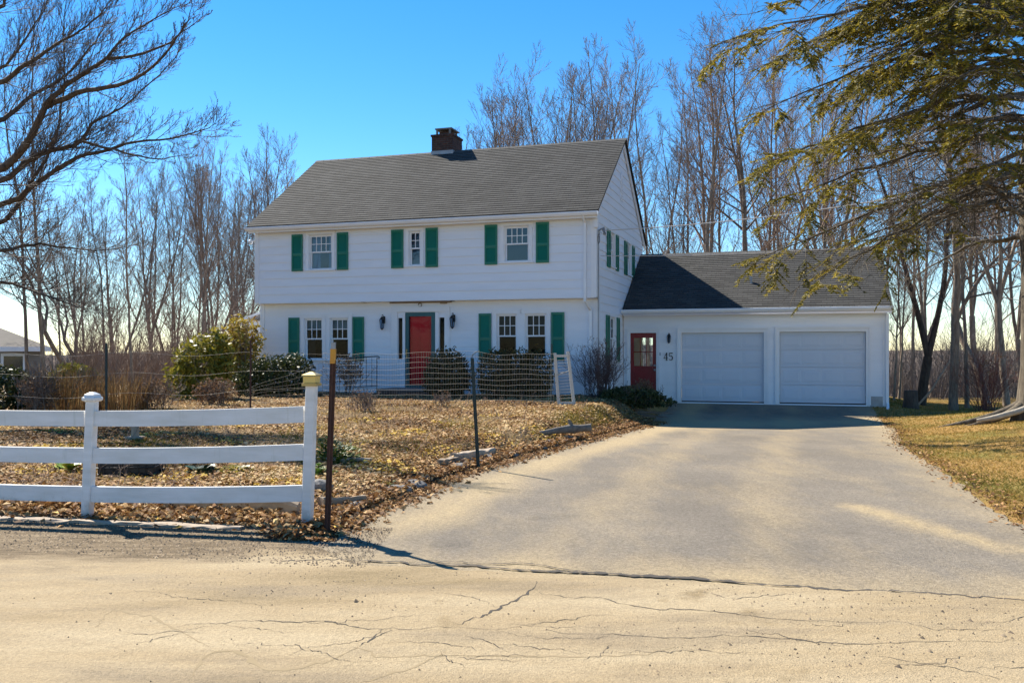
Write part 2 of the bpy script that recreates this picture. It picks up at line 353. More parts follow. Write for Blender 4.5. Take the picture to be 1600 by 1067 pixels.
# driveway: ends against the garage; upper end follows the garage front
yd = np.arange(5.0, 28.7, .16); n = 40; rg = np.random.default_rng(5)
V = []
ra = np.cumsum(rg.normal(0, 1, len(yd))); ra = ra-np.linspace(ra[0], ra[-1], len(yd)); ra = ra/abs(ra).max()*.09
rb = np.cumsum(rg.normal(0, 1, len(yd))); rb = rb-np.linspace(rb[0], rb[-1], len(yd)); rb = rb/abs(rb).max()*.12
for i, y in enumerate(yd):
    l = np.interp(y, YL, XL)+ra[i]+rg.normal(0, .02)-(.35 if y < 7 else 0); r_ = np.interp(y, YR, XR)+rb[i]+rg.normal(0, .03)
    for u in np.linspace(0, 1, n):
        x = l*(1-u)+r_*u; yy = y
        lx, ly = hloc(x, y)
        if ly > 4.05: yy = y-(ly-4.05)/DX[1]
        V.append((x, yy, H(x, yy)+.012))
VD = np.array(V); DRV = tag(np_obj('driveway', VD, gridF(n, len(yd)), drive_mat(), smooth=True), kind='structure')
el = VD[:, 0]-np.interp(VD[:, 1], YL, XL); er = np.interp(VD[:, 1], YR, XR)-VD[:, 0]
sa = .75*np.exp(-((el-.75)/.45)**2)*sstep(7, 9, VD[:, 1]) + .7*np.exp(-((VD[:, 1]-21.5-.1*VD[:, 0])/1.6)**2) + .45*np.exp(-(er/.5)**2)
p0_, p1_ = np.array([3.6, 9.3]), np.array([4.1, 7.3]); dd_ = p1_-p0_; tq = np.clip(((VD[:, :2]-p0_)@dd_)/(dd_@dd_), 0, 1); dist = np.linalg.norm(VD[:, :2]-p0_-tq[:, None]*dd_, axis=1)
sa = sa + .9*np.exp(-(dist/.16)**2) + .5*(1-sstep(.0, 1.0, VD[:, 1]-np.interp(VD[:, 0], [-1.2, 3.36, 8], [6.76, 5.85, 4.9])))
for tx_ in (1.2, 2.9): sa = sa + .28*np.exp(-((VD[:, 0]-(tx_+.33*(VD[:, 1]-10)))/.35)**2)
a_ = DRV.data.attributes.new('sand', 'FLOAT', 'POINT'); a_.data.foreach_set('value', sa.astype(np.float32))
# road: a diagonal ribbon; far edge runs from (-12,9.75) past (-1.6,6.87) to (12,4.0)
def road_edge(x): return np.interp(x, [-60, -4.7, -3.2, -1.98, -1.2, 3.36, 8, 60], [19.9, 8.66, 8.36, 7.98, 6.76, 5.85, 4.9, -6])
xr = np.unique(np.concatenate([np.linspace(-60, -8, 30), np.arange(-8, 8, .12), np.linspace(8, 60, 30)])); k = 60
rag = rg.normal(0, .018, len(xr)) + .05*np.sin(xr*3.1)*np.sin(xr*1.3)
V = []
for j in range(k):
    q = j/(k-1)
    for i, x in enumerate(xr):
        e = road_edge(x)+rag[i]
        V.append((x, e-(1-(1-q)**1)*(10.5), .020 - .008*0))
ROAD = tag(np_obj('road', np.array(V), gridF(len(xr), k), road_mat(), smooth=True), kind='structure')
VV = np.array(V); e_ = np.interp(VV[:, 0], [-60, -4.7, -1.98, -1.0, 8], [20.0, 8.7, 8.1, 7.3, 5.4]); wz = np.interp(VV[:, 0], [-60, -6, -3.5, -2.2, -1.2, -.6], [1.9, 1.8, 1.75, 1.35, .5, -.6])
at_ = ROAD.data.attributes.new('gravel', 'FLOAT', 'POINT'); at_.data.foreach_set('value', (wz-(e_-VV[:, 1])).astype(np.float32))
CRK = simple('dark_crack', (.05, .043, .035), (.085, .07, .055), 1, 9)
SANDD = simple('damp_sand', (.245, .185, .10), (.29, .22, .125), 1, 3)
def groundpt(px, py): Y = CAMH*FPX/(py-HOR); return ((px-800)/FPX*Y, Y)
def crack(pts, w0, w1, mat=CRK, z=.0222, seed=0, sub=6, name='crack'):
    rg = np.random.default_rng(seed); P = np.array([groundpt(*p) for p in pts])
    s = np.linspace(0, len(P)-1, (len(P)-1)*sub+1)
    X = np.interp(s, range(len(P)), P[:, 0]); Y = np.interp(s, range(len(P)), P[:, 1])
    for _ in range(3): X[1:-1] = (X[:-2]+2*X[1:-1]+X[2:])/4; Y[1:-1] = (Y[:-2]+2*Y[1:-1]+Y[2:])/4
    wob = np.cumsum(rg.normal(0, .012, len(s))); wob -= np.linspace(wob[0], wob[-1], len(s)); X = X+rg.normal(0, .008, len(s)); Y = Y+wob+rg.normal(0, .008, len(s))
    T = np.stack([np.gradient(X), np.gradient(Y)], -1); T /= np.linalg.norm(T, axis=1)[:, None]+1e-9
    Nn = np.stack([-T[:, 1], T[:, 0]], -1)
    wd = .38*np.interp(s, [0, s[-1]/2, s[-1]], [w0*.3, w1, w0*.3])*(.3+1.4*rg.random(len(s)))
    Q = np.stack([X, Y], -1); a = Q+Nn*wd[:, None]/2; b = Q-Nn*wd[:, None]/2
    V = np.concatenate([np.c_[a, np.full(len(a), z)], np.c_[b, np.full(len(b), z)]]); m_ = len(a)
    F = np.stack([np.arange(m_-1), np.arange(1, m_), np.arange(1, m_)+m_, np.arange(m_-1)+m_], -1)
    return np_obj(name, V, F, mat, ROAD)
crack([(440, 880), (520, 879), (600, 882), (680, 886), (790, 893), (880, 898), (960, 901), (1040, 905), (1130, 911), (1230, 920), (1320, 926), (1420, 929), (1500, 936), (1600, 942)], .12, .13, seed=1, sub=10)
crack([(640, 880), (700, 882), (760, 886), (830, 886), (880, 894), (950, 899), (1050, 903), (1200, 913)], .05, .05, seed=11, z=.0226)
crack([(838, 912), (832, 925), (815, 938), (780, 955), (750, 970), (715, 981)], .03, .05, seed=2)
crack([(840, 930), (880, 933), (945, 937), (985, 947), (1030, 956), (1090, 958), (1160, 966), (1240, 972), (1380, 977)], .02, .026, seed=3)
crack([(275, 984), (320, 980), (370, 976), (430, 978), (500, 976), (560, 984), (610, 988), (700, 984), (790, 987)], .016, .02, seed=4)
crack([(610, 988), (580, 1005), (560, 1015)], .02, .03, seed=5)
crack([(840, 990), (940, 998), (1040, 1003), (1150, 1002), (1260, 1006), (1330, 1012), (1480, 1008), (1600, 1005)], .014, .022, seed=6)
crack([(1375, 1030), (1430, 1040), (1500, 1053), (1560, 1067)], .018, .02, seed=7)
crack([(560, 1015), (600, 1026), (690, 1028), (800, 1031), (920, 1031), (990, 1026), (1050, 1015)], .05, .05, SANDD, .0210, 8, name='sand_seam')
crack([(150, 985), (175, 955), (230, 962), (270, 985), (330, 1015)], .03, .05, SANDD, .0210, 9, name='sand_seam')
crack([(300, 1067), (315, 1030), (370, 1022), (420, 1055), (500, 1040), (560, 1018)], .05, .1, SANDD, .0210, 10, name='sand_seam')
crack([(690, 1030), (660, 1045), (600, 1060), (560, 1075)], .03, .05, SANDD, .0210, 12, name='sand_seam')
rgc = np.random.default_rng(90)
for i in range(26):
    px, py = rgc.uniform(20, 1580), rgc.uniform(925, 1050); a = rgc.normal(.06, .35); pts = [(px, py)]
    for k_ in range(rgc.integers(3, 7)): a += rgc.normal(0, .35); px += 42*math.cos(a); py += 11*math.sin(a); pts.append((px, max(py, 905)))
    crack(pts, .010, .014, seed=200+i)
# far hills beyond the valley
hx = np.linspace(-420, 420, 220); hy = np.concatenate([np.linspace(95, 220, 50), np.linspace(230, 520, 40)])
X, Y = np.meshgrid(hx, hy); rg = np.random.default_rng(3)
far = sstep(120, 420, Y)*(9.5 + 2.0*np.sin(X*.011+1) + 1.2*np.sin(X*.031)) - 8.6
Z = far + rg.normal(0, .45, X.shape)
HM, t, b = nodes('bare_woods_hillside'); b.inputs['Roughness'].default_value = 1; b.inputs['Specular IOR Level'].default_value = 0
n1 = noise(t, coords(t, (.09, .03, .3)), 3.0, 7, .75)
t.links.new(ramp(t, n1, [(.3, (.06, .05, .05)), (.5, (.13, .105, .09)), (.7, (.23, .185, .145))]), b.inputs['Base Color']); bump(t, b, n1, 1.5)
tag(np_obj('hills', np.stack([X, Y, Z], -1).reshape(-1, 3), gridF(len(hx), len(hy)), HM), kind='structure')

# ------------------------------------------------------------------ HOUSE
house = root('house', (HO[0], HO[1], 0), 'white two-storey house with green shutters, red front door and attached two-car garage', 'house', -A_)
FRONT = lambda y0: (lambda u, o, z: (u, y0-o, z))
GABLE = lambda x0: (lambda u, o, z: (x0+o, u, z))
def clad(name, T, lo, hi, z0, z1, openings, course=.25, lap=.020, mat=WHITE):
    """lapped boards with real openings; lo/hi give the wall's ends at a height"""
    mb = MB(T)
    br = sorted({round(z0+i*course, 4) for i in range(int((z1-z0)/course)+2) if z0+i*course < z1} | {z1} | {z for o in openings for z in o[2:4] if z0 < z < z1})
    for a, b_ in zip(br[:-1], br[1:]):
        c0 = math.floor((a-z0+1e-4)/course)*course+z0
        oa = lap*(1-(a-c0)/course); ob = lap*(1-(b_-c0)/course)
        spans = [(None, None)]; cuts = sorted([(o[0], o[1]) for o in openings if o[2] < b_-1e-4 and o[3] > a+1e-4])
        ends = []; cur = None
        for cu0, cu1 in cuts: ends.append((cur, cu0)); cur = cu1
        ends.append((cur, None))
        for l, r_ in ends:
            l0 = lo(a) if l is None else l; l1 = lo(b_) if l is None else l
            r0 = hi(a) if r_ is None else r_; r1 = hi(b_) if r_ is None else r_
            if r0 <= l0 and r1 <= l1: continue
            mb.add([(l0, oa, a), (r0, oa, a), (r1, ob, b_), (l1, ob, b_)], [(0, 1, 2, 3)])
            mb.add([(l0, 0, a), (r0, 0, a), (r0, oa, a), (l0, oa, a)], [(0, 1, 2, 3)])
    return mb.build(name, mat, house, fix=False)
def shutter(T, u0, u1, z0, z1):
    mb = MB(T); s = .05; m_ = (z0+z1)/2-.06
    mb.box(u0, u0+s, .02, .055, z0, z1); mb.box(u1-s, u1, .02, .055, z0, z1)
    for a, b_ in ((z0, z0+.07), (m_-.04, m_+.04), (z1-.07, z1)): mb.box(u0+s, u1-s, .021, .053, a, b_)
    for a, b_ in ((z0+.07, m_-.04), (m_+.04, z1-.07)):
        k = int((b_-a)/.045)
        for i in range(k):
            q = a+(b_-a)*i/k; q1 = a+(b_-a)*(i+1)/k
            mb.add([(u0+s, .046, q), (u1-s, .046, q), (u1-s, .028, q1+.006), (u0+s, .028, q1+.006)], [(0, 1, 2, 3)])
    return mb.build('shutter', GREEN, house)
def window(T, u0, u1, z0, z1, cols, dress=None, casing=.1, head=.0, sash_split=.5, part='window', drop=None):
    """u0..z1 is the opening; casing boards stand round it; two sashes, muntins, panes"""
    mb = MB(T); c = casing
    mb.box(u0-c, u0, .0, .034, z0, z1); mb.box(u1, u1+c, .0, .034, z0, z1)
    mb.box(u0-c-.015, u1+c+.015, .0, .042, z1, z1+c+head)
    for a, b_ in ((u0, u0+.022), (u1-.022, u1)): mb.box(a, b_, -.1, .0, z0, z1)
    mb.box(u0, u1, -.1, 0, z1-.022, z1)
    wn = mb.build(part, TRIM, house)
    MB(T).box(u0-c-.03, u1+c+.03, -.1, .065, z0-.045, z0).build('sill', TRIM, wn)
    zm = z0+(z1-z0)*sash_split; a0, a1 = u0+.022, u1-.022; s = .042
    for (b0, b1, off, up) in ((zm-.02, z1-.022, -.035, True), (z0, zm+.02, -.07, False)):
        sb = MB(T); sb.box(a0, a0+s, off-.03, off, b0, b1); sb.box(a1-s, a1, off-.03, off, b0, b1)
        sb.box(a0+s, a1-s, off-.03, off, b0, b0+s); sb.box(a0+s, a1-s, off-.03, off, b1-s, b1)
        if up:
            for i in range(1, cols):
                x = a0+s+(a1-a0-2*s)*i/cols; sb.box(x-.011, x+.011, off-.022, off-.004, b0+s, b1-s)
            zz = (b0+b1)/2; sb.box(a0+s, a1-s, off-.024, off-.002, zz-.011, zz+.011)
        sb.build('sash', TRIM, wn)
        p = MB(T); p.add([(a0+s, off-.014, b0+s), (a1-s, off-.014, b0+s), (a1-s, off-.014, b1-s), (a0+s, off-.014, b1-s)], [(0, 1, 2, 3)])
        p.build('pane', GLASS_U if z0 > 3.5 else GLASS, wn, fix=False)
    if dress:
        kind, mat = dress; cm = MB(T)
        if kind == 'curtain':
            for (ca, cb) in ((a0, a0+(a1-a0)*.36), (a1-(a1-a0)*.26, a1)):
                nn = 14; vs = []
                for i in range(nn+1):
                    q = ca+(cb-ca)*i/nn; o_ = -.2+.022*math.sin(i*1.9)
                    vs += [(q, o_, z0+.05), (q, o_, z1)]
                cm.add(vs, [(2*i, 2*i+2, 2*i+3, 2*i+1) for i in range(nn)], True)
            cm.build('curtain', mat, wn, fix=False)
        else:
            lo_ = z1-(z1-z0)*(drop or .5); k = max(4, int((z1-lo_)/.05))
            for i in range(k):
                q = lo_+(z1-lo_)*i/k; q1 = lo_+(z1-lo_)*(i+1)/k
                cm.add([(a0, -.13, q), (a1, -.13, q), (a1, -.16, q1), (a0, -.16, q1)], [(0, 1, 2, 3)])
            cm.build('blind', mat, wn, fix=False)
    return wn
ZU0, ZU1 = 3.13, 5.45; ZR, YRD, SL = 8.42, 4.0, .68; HL = -10.92; HW = 8.0
W1 = (-9.02, -8.22, 4.13, 5.2); W2 = (-5.66, -5.28, 4.16, 5.18); W3 = (-2.68, -1.93, 4.18, 5.2)
clad('upper_wall', FRONT(0), lambda z: HL+.02, lambda z: -.02, ZU0, ZU1, [W1, W2, W3])
P1 = [(-9.36, -8.72, 1.36, 2.64), (-8.46, -7.82, 1.36, 2.64)]; P2 = [(-3.01, -2.38, 1.42, 2.70), (-2.14, -1.50, 1.42, 2.70)]
DOOR = (-5.9, -4.93, .52, 2.78); SLs = [(-6.14, -6.0, 1.38, 2.62), (-4.80, -4.64, 1.38, 2.62)]
clad('lower_wall', FRONT(.3), lambda z: HL+.02, lambda z: -.02, 0.0, ZU0, P1+P2+[DOOR]+SLs, .25, .010)
G1 = (2.06, 2.62, 4.18, 5.2); G2 = (4.86, 5.5, 4.16, 5.2); GL = (1.92, 2.76, 1.35, 2.66)
roof_front = lambda z: max(.0, (z-5.46)/SL - .1) if z > 5.46 else 0.0
roof_back = lambda z: 8.0-max(.0, (z-5.46)/SL-.1) if z > 5.46 else 8.0
clad('gable_wall', GABLE(0), lambda z: (.3 if z < 3.129 else max(0, (z-5.62)/SL)), lambda z: min(8.0, 8.0-(z-5.62)/SL), 0.0, 8.32, [G1, G2, GL])
mb = MB(); mb.add([(HL, .3, 0), (HL, 8, 0), (HL, 8, 5.5), (HL, 4, 8.2), (HL, 0, 5.5), (HL, 0, 3.13), (HL, .3, 3.13)], [tuple(range(7))])
mb.add([(HL, 8, 0), (0, 8, 0), (0, 8, 5.5), (HL, 8, 5.5)], [(0, 1, 2, 3)]); mb.build('rear_wall', WHITE, house, fix=False)
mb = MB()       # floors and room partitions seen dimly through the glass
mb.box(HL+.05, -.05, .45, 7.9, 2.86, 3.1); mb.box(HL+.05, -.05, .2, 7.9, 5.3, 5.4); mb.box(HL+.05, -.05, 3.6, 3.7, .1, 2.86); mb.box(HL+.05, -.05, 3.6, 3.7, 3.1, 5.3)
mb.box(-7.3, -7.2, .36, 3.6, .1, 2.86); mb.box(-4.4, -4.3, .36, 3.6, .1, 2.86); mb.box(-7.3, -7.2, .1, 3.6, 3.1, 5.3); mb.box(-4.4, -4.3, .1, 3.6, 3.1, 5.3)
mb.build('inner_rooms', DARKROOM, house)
MB().box(HL+.002, -.002, -.02, .33, 3.105, 3.129).build('overhang_soffit', TRIM, house)
for y_, a, b_ in ((0, 3.13, 5.4), (.3, 0, 3.10)):
    MB().prism([(-.13, y_-.028), (.028, y_-.028), (.028, y_+.12), (0, y_+.12), (0, y_), (-.13, y_)], a, b_).build('corner_board', TRIM, house)
    MB().box(HL-.028, HL+.12, y_-.028, y_, a, b_).build('corner_board', TRIM, house)
wins = []
wins += [window(FRONT(0), *W1, 4, ('curtain', CURT)), window(FRONT(0), *W2, 2, ('blind', PALEBLIND), drop=.95), window(FRONT(0), *W3, 4)]
for i, p in enumerate(P1): window(FRONT(.3), *p, 3, ('blind', PALEBLIND), casing=.125, drop=.28)
for i, p in enumerate(P2): window(FRONT(.3), *p, 3, ('blind', BLIND), casing=.12, drop=.5)
window(GABLE(0), *G1, 2); window(GABLE(0), *G2, 2); window(GABLE(0), *GL, 2, ('blind', BLIND), drop=.3)
for a in ((-9.61, -9.23, 4.09, 5.23), (-8.04, -7.66, 4.09, 5.23), (-6.22, -5.83, 4.09, 5.24), (-5.11, -4.72, 4.09, 5.25), (-3.26, -2.88, 4.11, 5.26), (-1.72, -1.34, 4.12, 5.27)): shutter(FRONT(0), *a)
for a in ((-9.91, -9.53, 1.32, 2.67), (-7.66, -7.28, 1.32, 2.67), (-3.55, -3.17, 1.36, 2.72), (-1.35, -.97, 1.36, 2.73)): shutter(FRONT(.3), *a)
for a in ((1.46, 1.9, 4.1, 5.2), (2.8, 3.2, 4.1, 5.2), (4.24, 4.7, 4.1, 5.19), (5.66, 6.1, 4.1, 5.19), (1.3, 1.76, 1.3, 2.68), (2.92, 3.36, 1.28, 2.66)): shutter(GABLE(0), *a)
# roof: stepped shingle courses
def roof(name, x0, x1, y_e, z_e, y_r, z_r, y_b, z_b):
    vs = []; fs = []; uvs = []
    def slope(ya, za, yb, zb):
        L = math.hypot(yb-ya, zb-za); k = int(round(L/.145)); ny_, nz_ = -(zb-za)/L, abs(yb-ya)/L
        if yb < ya: ny_ = (zb-za)/L
        out = []
        for i in range(k):
            a, b_ = i/k, (i+1)/k
            for q, h in ((a, .014), (b_, .002)):
                out.append((ya+(yb-ya)*q+ny_*h, za+(zb-za)*q+nz_*h, i*.1445+(.001 if q == a else .143)))
        return out
    nseg = 2
    for prof in (slope(y_e, z_e, y_r, z_r), slope(y_b, z_b, y_r, z_r)):
        n0 = len(vs)
        for (y, z, v_) in prof: vs += [(x0, y, z), (x1, y, z)]; uvs += [(x0, v_), (x1, v_)]
        fs += [(n0+2*i, n0+2*i+1, n0+2*i+3, n0+2*i+2) for i in range(len(prof)-1)]
    n0 = len(vs); t_ = .05   # underside and ends
    vs += [(x0, y_e, z_e-t_), (x1, y_e, z_e-t_), (x1, y_r, z_r-t_), (x0, y_r, z_r-t_), (x0, y_b, z_b-t_), (x1, y_b, z_b-t_), (x0, y_e, z_e), (x1, y_e, z_e), (x0, y_r, z_r), (x1, y_r, z_r), (x0, y_b, z_b), (x1, y_b, z_b)]
    uvs += [(0, 0)]*12
    fs += [tuple(n0+i for i in f) for f in ((0, 3, 2, 1), (3, 4, 5, 2), (0, 1, 7, 6), (0, 6, 8, 3), (3, 8, 10, 4), (1, 2, 9, 7), (2, 5, 11, 9), (4, 10, 11, 5))]
    me = bpy.data.meshes.new(name); me.from_pydata(vs, [], fs)
    uv = me.uv_layers.new(name='UVMap')
    for l in me.loops: uv.data[l.index].uv = uvs[l.vertex_index]
    me.materials.append(SHIN)
    o = link(bpy.data.objects.new(name, me), house)
    rc = MB(); k = int((x1-x0)/.3); d_ = .13; sl = (z_r-z_e)/(y_r-y_e)
    for i in range(k):
        a = x0+(x1-x0)*i/k; b_ = x0+(x1-x0)*(i+1)/k+.02; h = .03
        rc.prism_x([(y_r-d_, z_r-d_*sl+.014), (y_r, z_r+.022), (y_r+d_, z_r-d_*sl+.014), (y_r, z_r-.01)], a, b_)
    rc.build('ridge_cap', SHIN2, o); return o
SHIN2 = simple('ridge_shingle', (.09, .085, .078), (.065, .06, .056), .92, 6, .004, 80)
ROOF = roof('roof', HL-.16, .13, -.27, 5.51, YRD, ZR, 8.27, 5.51)
# rake boards, fascia, gutter, downspouts
for x0, x1 in ((.03, .07), (HL-.1, HL-.06)):
    MB().prism_x([(-.22, 5.47), (4.0, 8.34), (8.22, 5.47), (8.22, 5.29), (4.0, 8.15), (-.22, 5.29)], x0, x1).build('rake_board', TRIM, house)
MB().box(HL-.1, .03, -.25, -.02, 5.405, 5.43).build('eave_soffit', TRIM, house)
mb = MB(); prof = [(-.262, 5.485), (-.262, 5.37), (-.30, 5.345), (-.355, 5.37), (-.385, 5.43), (-.385, 5.47), (-.375, 5.47), (-.375, 5.43), (-.35, 5.385), (-.30, 5.36), (-.272, 5.38), (-.272, 5.485)]
mb.prism_x(prof, HL-.16, .12); mb.box(HL-.1, .1, -.262, -.236, 5.30, 5.47)
mb.build('gutter', TRIM, house)
mb = MB(); mb.box(-.32, -.25, -.13, -.06, 3.0, 5.25); mb.tube([(-.285, -.31, 5.37), (-.285, -.28, 5.28), (-.285, -.1, 5.2)], .035, 6)
mb.tube([(-.285, -.095, 3.02), (-.24, .02, 2.9), (-.19, .2, 2.78)], .042, 6); mb.box(-.23, -.15, .17, .25, .15, 2.8); mb.build('downspout', TRIM, house)
MB().box(-.03, .09, -.14, -.02, 5.05, 5.3).build('conduit_box', TRIM, house)
# gable vent, flood lamp
mb = MB(GABLE(0)); mb.prism_y([(3.6, 6.39), (3.96, 6.39), (3.96, 7.2), (3.78, 7.32), (3.6, 7.2)], .012, .03); [mb.box(3.63, 3.93, .03, .05, 6.45+.09*i, 6.5+.09*i) for i in range(8)]
mb.build('gable_vent', WHITE, house)
mb = MB(); mb.lathe([(.02, 4.98), (.05, 5.0), (.07, 5.08), (.05, 5.12)], HL-.16, -.05, 10); mb.box(HL-.16, HL-.03, -.07, -.03, 5.06, 5.12); mb.build('flood_lamp', TRIM, house)
# front door and surround
T = FRONT(.3)
mb = MB(T); mb.box(-6.42, -4.42, .008, .02, .5, 3.0); 
mb = MB(T)
for a in ((-6.36, -6.16, 0.03, .05, .52, 2.82), (-5.98, -5.905, .0, .045, .52, 2.78), (-4.925, -4.82, .0, .045, .52, 2.78), (-4.62, -4.46, 0.0, .05, .52, 2.82), (-6.16, -5.98, .0, .03, .52, 1.36), (-4.82, -4.62, .0, .03, .52, 1.36), (-6.36, -4.46, .0, .06, 2.80, 2.95)): mb.box(*a)
mb.build('door_surround', TRIM, house)
for (u0, u1, z0, z1) in SLs:
    mb = MB(T); mb.box(u0-.02, u0, -.05, .026, z0, z1); mb.box(u1, u1+.02, -.05, .026, z0, z1); mb.box(u0-.02, u1+.02, -.05, .026, z1, z1+.03); mb.box(u0-.02, u1+.02, -.05, .026, z0-.02, z0)
    s_ = mb.build('sidelight', TRIM, house); p = MB(T); p.add([(u0, -.02, z0), (u1, -.02, z0), (u1, -.02, z1), (u0, -.02, z1)], [(0, 1, 2, 3)]); p.build('pane', GLASS, s_, fix=False)
mb = MB(T); mb.box(-5.9, -5.79, -.06, .03, .52, 2.66); mb.box(-5.06, -4.93, -.06, .03, .52, 2.66); mb.box(-5.9, -4.93, -.06, .03, 2.66, 2.78); mb.box(-5.79, -5.06, -.06, .02, .52, .60)
d_ = mb.build('front_door', TEAL, house); d_['label'] = 'red front door behind a glazed teal storm door'
mb = MB(T); mb.box(-5.79, -5.06, -.12, -.075, .60, 2.66)
for a in ((-5.7, -5.46, .75, 1.35), (-5.39, -5.15, .75, 1.35), (-5.7, -5.46, 1.5, 2.1), (-5.39, -5.15, 1.5, 2.1), (-5.7, -5.46, 2.2, 2.55), (-5.39, -5.15, 2.2, 2.55)): mb.box(a[0], a[1], -.077, -.066, a[2], a[3])
mb.build('door_leaf', RED, d_)
p = MB(T); p.add([(-5.79, -.03, .6), (-5.06, -.03, .6), (-5.06, -.03, 2.66), (-5.79, -.03, 2.66)], [(0, 1, 2, 3)]); p.build('storm_glass', glass('storm_door_glass', (.94, .94, .96), 1.27), d_, fix=False)
mb = MB(T); mb.box(-5.86, -5.83, .03, .06, 1.42, 1.68); mb.tube([(-5.845, .06, 1.5), (-5.845, .09, 1.53), (-5.845, .09, 1.62)], .012); mb.build('handle', GOLD, d_)
def lantern(T0, u, z, k_=.85):
    T = lambda a, b, c: T0(u+(a-u)*k_, b*k_, z+(c-z)*k_)
    mb = MB(T); mb.box(u-.05, u+.05, 0.01, .03, z+.05, z+.3); mb.tube([(u, .03, z+.26), (u, .1, z+.36), (u, .17, z+.34), (u, .17, z+.28)], .012)
    mb.lathe([(.02, z+.29), (.045, z+.26), (.10, z+.19), (.105, z+.175)], u, .17, 6); mb.lathe([(.06, z-.13), (.075, z-.12), (.05, z-.15), (.015, z-.19)], u, .17, 6)
    for k in range(6):
        a = k*math.pi/3; mb.tube([(u+.066*math.cos(a), .17+.066*math.sin(a), z-.12), (u+.098*math.cos(a), .17+.098*math.sin(a), z+.18)], .008, 4)
    mb.tube([(u, .17, z-.1), (u, .17, z+.05)], .018, 6)
    l = mb.build('wall_lantern', BLACK, house)
    MB(T).lathe([(.058, z-.12), (.09, z+.175)], u, .17, 6, smooth=False).build('lantern_glass', GLASS, l, fix=False); return l
lantern(FRONT(.3), -6.62, 2.42); lantern(FRONT(.3), -4.34, 2.44)
mb = MB(); pts = [(-5.42+.055*math.cos(a), .26, 3.0+.055*math.sin(a)) for a in np.linspace(-2.3, 3.4, 14)]; mb.tube(pts, .013); mb.build('door_horseshoe', WOOD, house)
mb = MB(); mb.box(-6.4, -4.4, .22, .27, 3.06, 3.1); mb.box(-4.75, -4.55, .2, .28, 3.03, 3.07); mb.build('awning_bracket', WOOD, house)
# chimney
cx0, cx1, cy0, cy1 = -6.55, -5.78, 3.86, 4.75
mb = MB(); mb.box(cx0, cx1, cy0, cy1, 8.0, 8.93); mb.box(cx0-.03, cx1+.03, cy0-.03, cy1+.03, 8.935, 9.0)
ch = mb.build('chimney', BRICK, ROOF)
MB().box(cx0-.02, cx1+.02, cy0-.02, cy1+.02, 8.05, 8.44).build('flashing', LEAD, ch)
mb = MB(); mb.box(cx0+.1, cx1-.06, cy0+.05, cy1-.1, 9.18, 9.225)
for x in (cx0+.16, cx1-.14):
    for y in (cy0+.1, cy1-.2): mb.box(x-.03, x+.03, y-.03, y+.03, 9.0, 9.18)
mb.build('chimney_cap', SLATE, ch)
MB().box(cx0+.2, cx1-.2, cy0+.2, cy1-.3, 9.0, 9.12).build('flue', BRICK, ch)
# side porch at the far left end
mb = MB(); mb.prism_y([(HL-1.35, 2.62), (HL-.03, 3.05), (HL-.03, 3.13), (HL-1.35, 2.70)], 1.2, 4.6); sp = mb.build('side_porch', TRIM, house)
mb = MB(); mb.box(HL-1.2, HL-.03, 1.4, 4.4, 0.1, 2.6); mb.build('porch_wall', WHITE, sp)
# ---------------- garage wing (same building)
GF = 4.085; GX = 7.86; GRY, GRZ = 7.45, 5.05
SD = (.25, 1.08, .08, 2.2); D1 = (1.87, 4.38, .02, 2.2); D2 = (4.84, 7.30, .02, 2.21)
clad('garage_wall', FRONT(GF), lambda z: 0.03, lambda z: GX-.02, -.05, 2.86, [SD, D1, D2], .2, .006)
clad('garage_gable_wall', GABLE(GX), lambda z: max(GF, GF+(z-2.86)/.585), lambda z: min(10.8, 10.8-(z-2.86)/.585), -.05, 4.75, [], .2, .01)
MB().box(0, GX, 10.78, 10.8, -.5, 2.9).build('garage_rear_wall', WHITE, house)
roof('garage_roof', .03, GX+.15, GF-.25, 2.93, GRY, GRZ, 2*GRY-GF+.25, 2.93)
mb = MB(); mb.prism([(GX-.1, GF-.028), (GX+.028, GF-.028), (GX+.028, GF+.12), (GX, GF+.12), (GX, GF), (GX-.1, GF)], 0, 2.8); mb.build('corner_board', TRIM, house)
mb = MB(); mb.prism_x([(y-.262+.0+GF+.02+.262*0, z-5.47+2.91) for y, z in prof], .05, GX+.14); mb.box(.05, GX+.12, GF-.24, GF-.215, 2.74, 2.89); mb.build('gutter', TRIM, house)
MB().box(.05, GX+.1, GF-.215, GF-.01, 2.83, 2.85).build('eave_soffit', TRIM, house)
mb = MB(); mb.prism_x([(GF-.2, 2.88), (GRY, 4.98), (2*GRY-GF+.2, 2.88), (2*GRY-GF+.2, 2.72), (GRY, 4.81), (GF-.2, 2.72)], GX+.05, GX+.09); mb.build('rake_board', TRIM, house)
T = FRONT(GF)
def casing(u0, u1, z0, z1, c, T, name='door_frame'):
    mb = MB(T)
    mb.prism_y([(u0-c, z0), (u0-c, z1+c+.02), (u1+c, z1+c+.02), (u1+c, z0), (u1, z0), (u1, z1), (u0, z1), (u0, z0)], -.06, .026)
    e = .035; mb.prism_y([(u0-c-.012, z0), (u0-c-.012, z1+c+.035), (u1+c+.012, z1+c+.035), (u1+c+.012, z0), (u1+c-e, z0), (u1+c-e, z1+c+.02-e), (u0-c+e, z1+c+.02-e), (u0-c+e, z0)], .0262, .055)
    return mb.build(name, TRIM, house)
DOORW = simple('garage_door_paint', (.58, .64, .74), (.54, .60, .70), .4, 1.2)
